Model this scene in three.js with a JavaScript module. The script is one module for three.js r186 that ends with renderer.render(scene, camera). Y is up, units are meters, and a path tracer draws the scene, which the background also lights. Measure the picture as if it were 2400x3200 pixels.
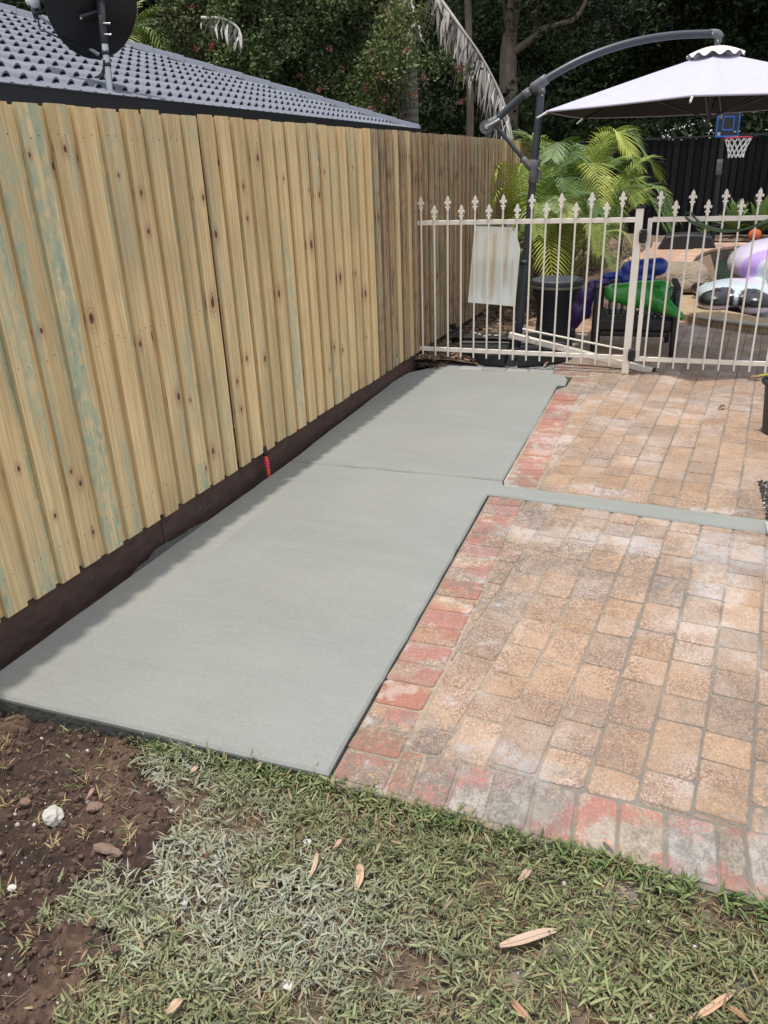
import * as THREE from 'three';
import { mergeGeometries, mergeVertices } from 'three/addons/utils/BufferGeometryUtils.js';
import { MarchingCubes } from 'three/addons/objects/MarchingCubes.js';
import { RoundedBoxGeometry } from 'three/addons/geometries/RoundedBoxGeometry.js';

// ------------------------------------------------------------------ camera
const W = 2400, H = 3200, F = 2403, CAMY = 1.70;
const V3 = (x, y, z) => new THREE.Vector3(x, y, z);
const rayCam = (px, py) => V3(px - W / 2, -(py - H / 2), -F);
const upC = rayCam(1410, 7000).normalize().negate();          // towards the zenith, in camera space
const fwC = rayCam(2141, 492); fwC.addScaledVector(upC, -fwC.dot(upC)).normalize();   // along the path
const rtC = new THREE.Vector3().crossVectors(fwC, upC);
const c2w = v => V3(rtC.dot(v), upC.dot(v), -fwC.dot(v));
const camera = new THREE.PerspectiveCamera(2 * Math.atan(H / 2 / F) * 180 / Math.PI, W / H, 0.05, 900);
camera.position.set(0, CAMY, 0);
{
  const m = new THREE.Matrix4().makeBasis(c2w(V3(1, 0, 0)), c2w(V3(0, 1, 0)), c2w(V3(0, 0, 1)));
  camera.quaternion.setFromRotationMatrix(m);
}
camera.updateMatrixWorld();
// photo pixel -> point on the level y, on the plane z, on the plane x
const at = (px, py, y = 0) => { const d = c2w(rayCam(px, py)), t = (y - CAMY) / d.y; return V3(d.x * t, y, d.z * t); };
const atZ = (px, py, z) => { const d = c2w(rayCam(px, py)), t = z / d.z; return V3(d.x * t, CAMY + d.y * t, z); };
const atX = (px, py, x) => { const d = c2w(rayCam(px, py)), t = x / d.x; return V3(x, CAMY + d.y * t, d.z * t); };

// ------------------------------------------------------------------ sky, sun, exposure
const scene = new THREE.Scene();
const sunDir = V3(-0.125, 1, 0.10).normalize();
const SKY = 0.80, SUN = 2.9, EXPOSURE = 1.13;
{
  const w = 256, h = 128, a = new Float32Array(w * h * 4);
  for (let j = 0; j < h; j++) for (let i = 0; i < w; i++) {
    const th = (j + 0.5) / h * Math.PI - Math.PI / 2, ph = (i + 0.5) / w * Math.PI * 2 - Math.PI;   // row 0 is the bottom
    const y = Math.sin(th), x = Math.cos(th) * Math.cos(ph), z = Math.cos(th) * Math.sin(ph);
    const up = Math.max(0, y);
    // bright hazy summer sky with thin high cloud, a broad aureole round the sun
    const cl = 0.5 + 0.5 * Math.sin(x * 5.1 + Math.sin(z * 4.3 + y * 3) * 1.4) * Math.sin(z * 6.3 + x * 2.2 + y * 2);
    const hz = Math.pow(1 - up, 3);
    const dsun = Math.max(0, x * sunDir.x + y * sunDir.y + z * sunDir.z);
    const aur = 0.9 * Math.pow(dsun, 12);
    let r = 0.80 + 0.30 * cl + 0.25 * hz + aur, g = 0.90 + 0.24 * cl + 0.20 * hz + aur * 0.97, b = 1.10 + 0.12 * cl + 0.10 * hz + aur * 0.9;
    if (y < 0) { r = 0.25; g = 0.26; b = 0.22; }
    const k = (j * w + i) * 4;
    a[k] = r * SKY; a[k + 1] = g * SKY; a[k + 2] = b * SKY; a[k + 3] = 1;
  }
  const t = new THREE.DataTexture(a, w, h, THREE.RGBAFormat, THREE.FloatType);
  t.mapping = THREE.EquirectangularReflectionMapping; t.magFilter = t.minFilter = THREE.LinearFilter; t.needsUpdate = true;
  scene.background = t; scene.environment = t;
}
const sun = new THREE.DirectionalLight(new THREE.Color().setRGB(1, 0.95, 0.86), SUN);
sun.position.copy(sunDir).multiplyScalar(40).add(V3(-1, 0, -8)); sun.target.position.set(-1, 0, -8);
sun.castShadow = true; sun.shadow.radius = 2.6; sun.shadow.mapSize.set(4096, 4096);
Object.assign(sun.shadow.camera, { left: -16, right: 16, top: 18, bottom: -18, near: 1, far: 90 });
scene.add(sun, sun.target);
const renderer = new THREE.WebGLRenderer({ antialias: true });
renderer.setSize(768, 1024); renderer.toneMapping = THREE.LinearToneMapping; renderer.toneMappingExposure = EXPOSURE;
renderer.shadowMap.enabled = true;

// ------------------------------------------------------------------ helpers
let seed = 12345;
const rnd = () => { seed = (seed * 1664525 + 1013904223) >>> 0; return seed / 4294967296; };
const rr = (a, b) => a + (b - a) * rnd();
const pick = a => a[Math.floor(rnd() * a.length)];
const clamp = (x, a = 0, b = 1) => x < a ? a : x > b ? b : x;
const sstep = (a, b, x) => { const t = clamp((x - a) / (b - a)); return t * t * (3 - 2 * t); };
const lerp = (a, b, t) => a + (b - a) * t;
const hash = (x, y, s) => { let h = (Math.imul(x, 374761393) + Math.imul(y, 668265263) + Math.imul(s, 1442695041)) | 0; h = Math.imul(h ^ (h >>> 13), 1274126177); h ^= h >>> 16; return (h >>> 0) / 4294967296; };
const noise = (x, y, s = 0) => { const xi = Math.floor(x), yi = Math.floor(y), u = x - xi, v = y - yi, a = u * u * (3 - 2 * u), b = v * v * (3 - 2 * v);
  return (hash(xi, yi, s) * (1 - a) + hash(xi + 1, yi, s) * a) * (1 - b) + (hash(xi, yi + 1, s) * (1 - a) + hash(xi + 1, yi + 1, s) * a) * b; };
const fbm = (x, y, s = 0, o = 4) => { let v = 0, a = 0.5, t = 0; for (let i = 0; i < o; i++) { v += a * noise(x, y, s + i * 7); t += a; x = x * 2.03 + 3.1; y = y * 2.03 + 1.7; a *= 0.5; } return v / t; };
const enc = c => { c = clamp(c); return Math.round(255 * (c <= 0.0031308 ? 12.92 * c : 1.055 * Math.pow(c, 1 / 2.4) - 0.055)); };
// colour texture from linear values; fn(u, v, out) with u, v in 0..1
function colourTex(w, h, fn, rx = 1, ry = 1) {
  const d = new Uint8Array(w * h * 4), o = [0, 0, 0];
  for (let j = 0; j < h; j++) for (let i = 0; i < w; i++) { fn((i + 0.5) / w, (j + 0.5) / h, o); const k = (j * w + i) * 4; d[k] = enc(o[0]); d[k + 1] = enc(o[1]); d[k + 2] = enc(o[2]); d[k + 3] = 255; }
  return finishTex(d, w, h, rx, ry, true);
}
function greyTex(w, h, fn, rx = 1, ry = 1) {
  const d = new Uint8Array(w * h * 4);
  for (let j = 0; j < h; j++) for (let i = 0; i < w; i++) { const c = Math.round(255 * clamp(fn((i + 0.5) / w, (j + 0.5) / h))), k = (j * w + i) * 4; d[k] = d[k + 1] = d[k + 2] = c; d[k + 3] = 255; }
  return finishTex(d, w, h, rx, ry, false);
}
function finishTex(d, w, h, rx, ry, srgb) {
  const t = new THREE.DataTexture(d, w, h); t.wrapS = t.wrapT = THREE.RepeatWrapping; t.repeat.set(rx, ry);
  t.magFilter = THREE.LinearFilter; t.minFilter = THREE.LinearMipmapLinearFilter; t.generateMipmaps = true; if (srgb) t.colorSpace = THREE.SRGBColorSpace; t.needsUpdate = true; return t;
}
const rgb = (r, g, b) => new THREE.Color().setRGB(r, g, b);
const mat = (r, g, b, rough = 0.8, o = {}) => new THREE.MeshStandardMaterial({ color: rgb(r, g, b), roughness: rough, side: THREE.DoubleSide, ...o });
const taken = {};
const numbered = n => { const k = taken[n] = (taken[n] || 0) + 1; return k === 1 ? n : `${n}_${String(k - 1).padStart(3, '0')}`; };
const shade = o => { o.castShadow = o.receiveShadow = true; return o; };
const prep = g => { const q = g.index ? g.toNonIndexed() : g; for (const k of Object.keys(q.attributes)) if (!['position', 'normal', 'uv', 'color'].includes(k)) q.deleteAttribute(k); if (!q.attributes.uv) q.setAttribute('uv', new THREE.BufferAttribute(new Float32Array(q.attributes.position.count * 2), 2)); return q; };
const join = a => a.length === 1 ? a[0] : mergeGeometries(a.map(prep));
function mesh(name, geos, m, parent) {             // one named mesh
  const o = shade(new THREE.Mesh(Array.isArray(geos) ? join(geos) : geos, m));
  if (parent) { o.name = name; parent.add(o); } else { o.name = numbered(name); scene.add(o); }
  return o;
}
function thing(name, label, category, pos = [0, 0, 0], turn = 0, group) {
  const o = new THREE.Group(); o.name = numbered(name); scene.add(o); o.position.set(...pos); o.rotation.y = turn;
  o.userData = { label, category }; if (group) o.userData.group = group; return o;
}
const tag = (o, label, category, group) => { o.userData.label = label; o.userData.category = category; if (group) o.userData.group = group; return o; };
const structure = (o, label) => { o.userData.kind = 'structure'; if (label) o.userData.label = label; return o; };
const box = (w, h, d, x = 0, y = 0, z = 0, rx = 0, ry = 0, rz = 0) => { const g = new THREE.BoxGeometry(w, h, d); if (rx) g.rotateX(rx); if (rz) g.rotateZ(rz); if (ry) g.rotateY(ry); return g.translate(x, y, z); };
const rbox = (w, h, d, r, x = 0, y = 0, z = 0, rx = 0, ry = 0, rz = 0) => { const g = new RoundedBoxGeometry(w, h, d, 2, r); if (rx) g.rotateX(rx); if (rz) g.rotateZ(rz); if (ry) g.rotateY(ry); return g.translate(x, y, z); };
const cyl = (r0, r1, h, x = 0, y = 0, z = 0, n = 16) => new THREE.CylinderGeometry(r1, r0, h, n).translate(x, y + h / 2, z);
const ball = (r, x, y, z, sx = 1, sy = 1, sz = 1, n = 16) => new THREE.SphereGeometry(r, n, Math.round(n * 0.7)).scale(sx, sy, sz).translate(x, y, z);
const lathe = (pts, n = 32) => new THREE.LatheGeometry(pts.map(p => new THREE.Vector2(p[0], p[1])), n);
// tapered tube through points
function limb(pts, radii, n = 8, per = 3) {
  const curve = pts.length > 2 ? new THREE.CatmullRomCurve3(pts) : new THREE.LineCurve3(pts[0], pts[1]);
  const m = Math.max(2, (pts.length - 1) * per + 1), P = [], R = [];
  for (let i = 0; i < m; i++) { const t = i / (m - 1); P.push(curve.getPoint(t)); const q = t * (radii.length - 1), k = Math.min(radii.length - 2, Math.floor(q)); R.push(radii.length === 1 ? radii[0] : lerp(radii[k], radii[k + 1], q - k)); }
  const pos = [], uv = [], idx = []; let nrm = null, len = 0;
  for (let i = 0; i < m; i++) {
    const T = P[Math.min(m - 1, i + 1)].clone().sub(P[Math.max(0, i - 1)]).normalize();
    if (!nrm) { nrm = Math.abs(T.y) < 0.9 ? V3(0, 1, 0) : V3(1, 0, 0); }
    nrm = nrm.clone().addScaledVector(T, -nrm.dot(T)).normalize(); const B = new THREE.Vector3().crossVectors(T, nrm);
    if (i) len += P[i].distanceTo(P[i - 1]);
    for (let k = 0; k <= n; k++) { const a = k / n * Math.PI * 2, c = Math.cos(a) * R[i], s = Math.sin(a) * R[i]; pos.push(P[i].x + nrm.x * c + B.x * s, P[i].y + nrm.y * c + B.y * s, P[i].z + nrm.z * c + B.z * s); uv.push(k / n, len); }
  }
  for (let i = 0; i < m - 1; i++) for (let k = 0; k < n; k++) { const a = i * (n + 1) + k, b = a + n + 1; idx.push(a, a + 1, b, b, a + 1, b + 1); }
  for (const [e, flip] of [[0, 1], [m - 1, 0]]) { const c = pos.length / 3; pos.push(P[e].x, P[e].y, P[e].z); uv.push(0.5, 0); for (let k = 0; k < n; k++) { const a = e * (n + 1) + k; flip ? idx.push(c, a + 1, a) : idx.push(c, a, a + 1); } }
  const g = new THREE.BufferGeometry(); g.setAttribute('position', new THREE.Float32BufferAttribute(pos, 3)); g.setAttribute('uv', new THREE.Float32BufferAttribute(uv, 2)); g.setIndex(idx); g.computeVertexNormals(); return g;
}
const rod = (a, b, r, n = 10) => limb([a, b], [r], n);
// level polygon (list of [x, z]) as a slab with a chamfered top edge; uv = world metres (x, -z) scaled
function slabPoly(poly, yTop, yBot, bev = 0.004, inset = bev, uvf = (x, z) => [x, -z], tilt = [0, 0]) {
  let n = poly.length, cx = 0, cz = 0, area = 0;
  for (let i = 0; i < n; i++) { const [x, z] = poly[i], [x2, z2] = poly[(i + 1) % n]; cx += x / n; cz += z / n; area += x * z2 - x2 * z; }
  if (area < 0) poly = poly.slice().reverse();       // ccw in (x, z)
  const inn = poly.map(([x, z], i) => { const [xa, za] = poly[(i + n - 1) % n], [xb, zb] = poly[(i + 1) % n];
    let d1 = [x - xa, z - za], d2 = [xb - x, zb - z]; const l1 = Math.hypot(...d1) || 1, l2 = Math.hypot(...d2) || 1;
    const n1 = [-d1[1] / l1, d1[0] / l1], n2 = [-d2[1] / l2, d2[0] / l2]; let mx = n1[0] + n2[0], mz = n1[1] + n2[1]; const l = mx * mx + mz * mz || 1; return [x + mx * 2 * inset / l, z + mz * 2 * inset / l]; });
  const pos = [], uv = [];
  const P = (x, y, z) => { pos.push(x, y + (y > yBot ? (x - cx) * tilt[0] + (z - cz) * tilt[1] : 0), z); const q = uvf(x, z); uv.push(q[0], q[1]); };
  const rings = [[poly, yBot], [poly, yTop - bev], [inn, yTop]];
  for (let r = 0; r < 2; r++) for (let i = 0; i < n; i++) { const k = (i + 1) % n, [A, ya] = rings[r], [B, yb] = rings[r + 1];
    P(A[i][0], ya, A[i][1]); P(B[i][0], yb, B[i][1]); P(B[k][0], yb, B[k][1]); P(A[i][0], ya, A[i][1]); P(B[k][0], yb, B[k][1]); P(A[k][0], ya, A[k][1]); }
  const tri = THREE.ShapeUtils.triangulateShape(inn.map(p => new THREE.Vector2(p[0], p[1])), []);
  for (const t of tri) for (const i of [t[0], t[2], t[1]]) P(inn[i][0], yTop, inn[i][1]);
  const g = new THREE.BufferGeometry(); g.setAttribute('position', new THREE.Float32BufferAttribute(pos, 3)); g.setAttribute('uv', new THREE.Float32BufferAttribute(uv, 2)); g.computeVertexNormals(); return g;
}
const tint = (g, c) => { const n = g.attributes.position.count, a = new Float32Array(n * 3); for (let i = 0; i < n; i++) a.set(c, i * 3); g.setAttribute('color', new THREE.BufferAttribute(a, 3)); return g; };
// height-field sheet
function sheet(x0, x1, z0, z1, step, f, uvk = 1) {
  const nx = Math.ceil((x1 - x0) / step), nz = Math.ceil(Math.abs(z1 - z0) / step), g = new THREE.PlaneGeometry(1, 1, nx, nz), p = g.attributes.position, u = g.attributes.uv;
  for (let i = 0; i < p.count; i++) { const x = lerp(x0, x1, p.getX(i) + 0.5), z = lerp(z0, z1, p.getY(i) + 0.5); p.setXYZ(i, x, f(x, z), z); u.setXY(i, x * uvk, -z * uvk); }
  g.computeVertexNormals(); return g;
}
// smooth solid from a distance field over a box
function blob(fn, c, half, res = 40, colour) {
  const mc = new MarchingCubes(res, new THREE.MeshBasicMaterial(), false, false, 120000); mc.isolation = 0; mc.reset();
  const s = half * 1.0;
  for (let k = 0; k < res; k++) for (let j = 0; j < res; j++) for (let i = 0; i < res; i++) { const x = (i - res / 2) / (res / 2) * s + c[0], y = (j - res / 2) / (res / 2) * s + c[1], z = (k - res / 2) / (res / 2) * s + c[2]; mc.field[i + j * res + k * res * res] = -fn(x, y, z); }
  mc.update();
  let g = new THREE.BufferGeometry(); const n = mc.count, a = new Float32Array(n * 3);
  for (let i = 0; i < n; i++) { a[i * 3] = mc.positionArray[i * 3] * s + c[0]; a[i * 3 + 1] = mc.positionArray[i * 3 + 1] * s + c[1]; a[i * 3 + 2] = mc.positionArray[i * 3 + 2] * s + c[2]; }
  g.setAttribute('position', new THREE.BufferAttribute(a, 3)); g = mergeVertices(g, s * 1e-4); g.computeVertexNormals();
  if (colour) { const p = g.attributes.position, col = new Float32Array(p.count * 3); for (let i = 0; i < p.count; i++) col.set(colour(p.getX(i), p.getY(i), p.getZ(i)), i * 3); g.setAttribute('color', new THREE.BufferAttribute(col, 3)); }
  return g;
}
const smin = (a, b, k) => { const h = clamp(0.5 + 0.5 * (b - a) / k); return lerp(b, a, h) - k * h * (1 - h); };
const capsule = (p, a, b, ra, rb) => { const ab = [b[0] - a[0], b[1] - a[1], b[2] - a[2]], ap = [p[0] - a[0], p[1] - a[1], p[2] - a[2]], t = clamp((ab[0] * ap[0] + ab[1] * ap[1] + ab[2] * ap[2]) / (ab[0] ** 2 + ab[1] ** 2 + ab[2] ** 2)); return Math.hypot(ap[0] - ab[0] * t, ap[1] - ab[1] * t, ap[2] - ab[2] * t) - lerp(ra, rb, t); };
const ellip = (p, c, r) => { const q = Math.hypot((p[0] - c[0]) / r[0], (p[1] - c[1]) / r[1], (p[2] - c[2]) / r[2]); return (q - 1) * Math.min(...r); };
const dummy = new THREE.Object3D();
function instances(name, geo, m, list, parent, colours) {     // list of [x, y, z, rx, ry, rz, s]
  const o = shade(new THREE.InstancedMesh(geo, m, list.length));
  list.forEach((a, i) => { dummy.position.set(a[0], a[1], a[2]); dummy.rotation.set(a[3], a[4], a[5], 'YXZ'); Array.isArray(a[6]) ? dummy.scale.set(...a[6]) : dummy.scale.setScalar(a[6]); dummy.updateMatrix(); o.setMatrixAt(i, dummy.matrix); if (colours) o.setColorAt(i, colours[i]); });
  o.userData.kind = 'stuff';
  if (parent) { o.name = name; parent.add(o); } else { o.name = numbered(name); scene.add(o); }
  return o;
}
const inPoly = (x, z, P) => { let c = false; for (let i = 0, j = P.length - 1; i < P.length; j = i++) { const [xi, zi] = P[i], [xj, zj] = P[j]; if ((zi > z) !== (zj > z) && x < (xj - xi) * (z - zi) / (zj - zi) + xi) c = !c; } return c; };
const edgeDist = (x, z, P) => { let d = 1e9; for (let i = 0, j = P.length - 1; i < P.length; j = i++) { const [ax, az] = P[j], [bx, bz] = P[i], t = clamp(((x - ax) * (bx - ax) + (z - az) * (bz - az)) / ((bx - ax) ** 2 + (bz - az) ** 2)); d = Math.min(d, Math.hypot(x - ax - t * (bx - ax), z - az - t * (bz - az))); } return inPoly(x, z, P) ? -d : d; };

// ------------------------------------------------------------------ the ground, the path, the paving
const LAWN = -0.055;
// soil outline traced on the lawn, as points in metres
const SOIL = [[-260, 40], [370, 232], [590, 310], [610, 430], [750, 540], [745, 690], [700, 830], [640, 970], [545, 960], [500, 860], [370, 890], [300, 1000], [180, 1050], [175, 1110], [300, 1080], [500, 1130], [515, 1215], [430, 1270], [370, 1400], [240, 1490], [150, 1580], [-300, 1750]]
  .map(([x, y]) => { const p = at(x * 0.7233, 2100 + y * 0.7233, LAWN); return [p.x, p.z]; });
SOIL[0] = [-2.6, -1.70]; SOIL.push([-2.6, -0.6]);
const soilness = (x, z) => sstep(0.035, -0.03, edgeDist(x, z, SOIL) + (fbm(x * 14, z * 14, 5) - 0.5) * 0.09);
const MOUND = at(290 * 0.7233, 2100 + 1170 * 0.7233, LAWN);
const lawnY = (x, z) => LAWN + 0.012 * (fbm(x * 3, z * 3, 3) - 0.5) + 0.022 * sstep(-1.3, 0.2, x) - 0.028 * sstep(-1.2, -2.2, x);
const soilY = (x, z) => {
  const m = Math.exp(-((x - MOUND.x) ** 2 / 0.014 + (z - MOUND.z) ** 2 / 0.006));
  const r = fbm(x * 9, z * 9, 21), f = fbm(x * 38, z * 38, 22), c = fbm(x * 120, z * 120, 23);
  const clod = Math.pow(fbm(x * 26 + r * 2, z * 26, 24), 2);
  const track = sstep(-1.25, -1.9, x) * sstep(-1.35, -1.05, z) * 0.012 * Math.sin((x * 0.6 + z) * 130 + r * 9);   // tread marks
  return lawnY(x, z) - 0.006 + 0.055 * (r - 0.5) + 0.034 * (f - 0.5) + 0.016 * (c - 0.5) + 0.03 * (clod - 0.25) + m * (0.055 + 0.04 * (f - 0.4)) + track - 0.02 + 0.032 * sstep(-1.52, -1.66, z);
};
const earthMap = colourTex(1024, 1024, (u, v, o) => {
  const a = fbm(u * 12, v * 12, 31), b = fbm(u * 90, v * 90, 32), c = noise(u * 300, v * 300, 33), d = sstep(0.45, 0.6, fbm(u * 5, v * 5, 34)), k = (0.35 + 0.9 * a + 0.9 * (b - 0.5)) * lerp(0.72, 1.15, d);
  o[0] = lerp(0.082, 0.105, d) * k; o[1] = lerp(0.047, 0.064, d) * k; o[2] = lerp(0.036, 0.044, d) * k;
  if (c > 0.955) { o[0] += 0.07; o[1] += 0.06; o[2] += 0.05; }
}, 1, 1);
const earthM = new THREE.MeshStandardMaterial({ map: earthMap, roughness: 1 });
const lawnSoilMap = colourTex(1024, 1024, (u, v, o) => {
  const a = fbm(u * 14, v * 14, 35), b = fbm(u * 80, v * 80, 36), c = fbm(u * 9 + 4, v * 9, 37), g = sstep(0.52, 0.7, c), k = 0.25 + 1.4 * b;
  o[0] = lerp(0.12, 0.24, g) * k; o[1] = lerp(0.086, 0.205, g) * k; o[2] = lerp(0.058, 0.165, g) * k;
  if (a > 0.62) { o[0] *= 0.7; o[1] *= 0.66; o[2] *= 0.6; }
}, 0.5, 0.5);
const groundM = new THREE.MeshStandardMaterial({ color: rgb(0.07, 0.06, 0.035), roughness: 1 });
structure(mesh('ground', new THREE.PlaneGeometry(700, 700).rotateX(-Math.PI / 2).translate(0, -0.19, 0), groundM));
structure(mesh('lawn_soil', sheet(-2.7, 3.2, 0.6, -1.75, 0.02, (x, z) => lawnY(x, z) - 0.006 - 0.05 * soilness(x, z)), new THREE.MeshStandardMaterial({ map: lawnSoilMap, roughness: 1 })));
{
  const g = sheet(-2.62, -0.35, -0.35, -1.74, 0.006, (x, z) => { const s = soilness(x, z); return lerp(lawnY(x, z) - 0.035, soilY(x, z) + 0.012, s); });
  structure(mesh('bare_soil', g, earthM));
}
// --- the new concrete path
const concreteMap = colourTex(900, 900, (u, v, o) => {
  const broom = noise(u * 36, v * 640, 41) * 0.5 + noise(u * 90, v * 900, 42) * 0.5, blot = fbm(u * 4, v * 5, 43), fine = noise(u * 700, v * 700, 44), sw = fbm(u * 7, v * 26, 45);
  const mk = sstep(0.62, 0.75, noise(u * 22, v * 330, 39)) * sstep(0.5, 0.65, fbm(u * 6, v * 9, 38)); const k = 1 + 0.11 * (broom - 0.5) + 0.17 * (blot - 0.5) + 0.20 * (fine - 0.5) + 0.09 * (sw - 0.5) - 0.04 * mk;
  const warm = sstep(0.5, 0.75, fbm(u * 3 + 7, v * 3, 46)) * 0.05;
  o[0] = (0.252 + warm * 0.1) * k; o[1] = 0.259 * k; o[2] = (0.243 - warm * 0.06) * k;
  const pit = noise(u * 260, v * 260, 47); if (pit > 0.975) { o[0] *= 0.75; o[1] *= 0.75; o[2] *= 0.75; }
}, 0.5, 0.5);
const concreteBump = greyTex(1024, 1024, (u, v) => 0.5 + 0.35 * (noise(u * 40, v * 560, 48) - 0.5) + 0.4 * (fbm(u * 260, v * 260, 49) - 0.5), 0.5, 0.5);
const concreteM = new THREE.MeshStandardMaterial({ map: concreteMap, bumpMap: concreteBump, bumpScale: 0.002, roughness: 0.85 });
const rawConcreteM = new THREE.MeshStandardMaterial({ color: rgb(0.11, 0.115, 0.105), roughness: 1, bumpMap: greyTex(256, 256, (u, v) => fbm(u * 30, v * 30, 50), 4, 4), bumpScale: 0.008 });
const chanNear = x => -3.975 + 0.095 * (x + 0.85), chanFar = x => chanNear(x) - 0.16;
{
  const path = new THREE.Group(); path.name = 'concrete_path'; scene.add(path); structure(path);
  const E = (x, y) => { const p = at(1500 + x * 0.3014, 1150 + y * 0.3014); return [p.x, p.z]; };
  const wob = (pts, amp, sd) => { const out = []; pts.forEach((p, i) => { const q = pts[(i + 1) % pts.length], d = Math.hypot(q[0] - p[0], q[1] - p[1]), n = Math.max(1, Math.round(d / 0.09)); for (let k = 0; k < n; k++) { const t = k / n; out.push([lerp(p[0], q[0], t) + (k ? (noise(i * 7 + k * 0.8, 2, sd) - 0.5) * amp : 0), lerp(p[1], q[1], t) + (k ? (noise(i * 5 + k * 0.8, 9, sd) - 0.5) * amp : 0)]); } }); return out; };
  const near = wob([[-2.275, -1.665], [-0.838, -1.66], [-0.843, -2.8], [-0.853, -3.972], [-0.80, chanNear(-0.80)], [0.60, chanNear(0.60)], [0.60, chanFar(0.60)], [-0.795, chanFar(-0.795)], [-0.812, -4.193], [-2.205, -4.185]], 0.007, 61);
  mesh('slab_bay', slabPoly(near, 0, -0.13, 0.008, 0.009), concreteM, path);
  const far = wob([[-2.205, -4.198], [-0.815, -4.208], [-0.803, -5.3], E(805, 172), E(885, 174), E(910, 112), E(868, 70), E(640, 40), E(480, 40), E(200, 32), (p => [p.x, p.z])(at(1337, 1150)), (p => [p.x, p.z])(at(1272, 1165)), [-2.21, -6.3]], 0.008, 62);
  mesh('slab_bay', slabPoly(far, -0.001, -0.13, 0.008, 0.009), concreteM, path);
  { const g = new THREE.PlaneGeometry(1.43, 0.1, 240, 18).translate(-1.555, -0.066, -1.658), p = g.attributes.position; for (let i = 0; i < p.count; i++) p.setZ(i, p.getZ(i) + 0.006 * (fbm(p.getX(i) * 40, p.getY(i) * 60, 66) - 0.2)); g.computeVertexNormals(); mesh('shaded_raw_edge', g, rawConcreteM, path); }  // damp raw concrete, with the shade on this face in its dark grey
  mesh('joint_filler', box(1.39, 0.05, 0.03, -1.51, -0.055, -4.2), rawConcreteM, path);
  // rough spill of concrete beside the slab, against the plinth
  const sp = sheet(-2.36, -2.2, -2.55, -3.25, 0.008, (x, z) => { const e = 0.055 * Math.sin(clamp((-z - 2.55) / 0.7) * Math.PI) * (0.6 + 0.8 * fbm(z * 9, 3, 64)); const d = sstep(-2.27 - e * 1.4, -2.25 - e, x); return -0.10 + d * 0.088 + 0.016 * (fbm(x * 70, z * 70, 63) - 0.5); });
  mesh('concrete_spill', sp, rawConcreteM, path);
  mesh('edge_earth', sheet(-2.45, -2.2, -1.55, -7.2, 0.015, (x, z) => -0.085 + 0.05 * (fbm(x * 20, z * 20, 65) - 0.5)), earthM, path);
}
// --- stamped paving: red border bricks and a field of tan stones set askew
const PU = (x, z) => [(x + 0.9) / 2.8, (-z - 1.5) / 5.6];
const white = (x, z) => sstep(0.60, 0.80, fbm(x * 3.1 + 5, z * 3.1, 71, 5)) * (0.4 + 0.9 * fbm(x * 26, z * 26, 72)) + 1.0 * sstep(0.66, 0.80, fbm(x * 9, z * 14, 73, 4)) * sstep(0.4, 0.0, Math.abs(x + 0.72)) + 0.9 * sstep(0.55, 0.75, fbm(x * 8, z * 8, 79)) * sstep(0.16, 0.02, Math.min(Math.abs(z - chanNear(x)), Math.abs(z - chanFar(x))));
const dark = (x, z) => 0.3 + sstep(0.46, 0.70, fbm(x * 1.7 + 2, z * 1.7 + 6, 74, 5)) + 0.55 * sstep(0.1, 0.9, x) * fbm(x * 6, z * 6, 75);
const grit = (x, z) => fbm(x * 250, z * 185, 76, 3);
const stone = (x, z, o) => {
  const n = fbm(x * 5, z * 5, 77), g = grit(x, z), sp = noise(x * 330, z * 260, 78), pale = sstep(0.46, 0.68, fbm(x * 4 + 9, z * 4, 81));
  o[0] = lerp(0.455, 0.50, pale); o[1] = lerp(0.31, 0.385, pale); o[2] = lerp(0.212, 0.318, pale);
  const k = 0.74 + 0.3 * n; for (let i = 0; i < 3; i++) o[i] *= k;
  const p = sstep(0.43, 0.58, g) * (0.35 + 0.7 * sstep(0.35, 0.65, fbm(x * 9, z * 9, 82)));
  o[0] = lerp(o[0], 0.27, p); o[1] = lerp(o[1], 0.165, p); o[2] = lerp(o[2], 0.115, p);
  if (sp > 0.86) { o[0] *= 0.72; o[1] *= 0.66; o[2] *= 0.62; }
  if (sp < 0.16) { o[0] = lerp(o[0], 0.62, 0.5); o[1] = lerp(o[1], 0.54, 0.5); o[2] = lerp(o[2], 0.46, 0.5); }
};
const stains = (x, z, o) => { const g1 = grit(x + 3, z), g2 = fbm(x * 55, z * 40, 92, 3), d = clamp(dark(x, z)) * sstep(0.32, 0.66, 0.6 * g1 + 0.4 * g2) * 0.85; const w = clamp(white(x, z) * (0.2 + 1.5 * sstep(0.36, 0.62, g2 * 0.6 + g1 * 0.4))) * 0.42; o[0] = lerp(lerp(o[0], 0.17, d), 0.56, w); o[1] = lerp(lerp(o[1], 0.145, d), 0.53, w); o[2] = lerp(lerp(o[2], 0.125, d), 0.52, w); };
const xz = (u, v) => [u * 2.8 - 0.9, -(v * 5.6 + 1.5)];
const paverMap = colourTex(1400, 1900, (u, v, o) => { const [x, z] = xz(u, v); stone(x, z, o); stains(x, z, o); });
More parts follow.
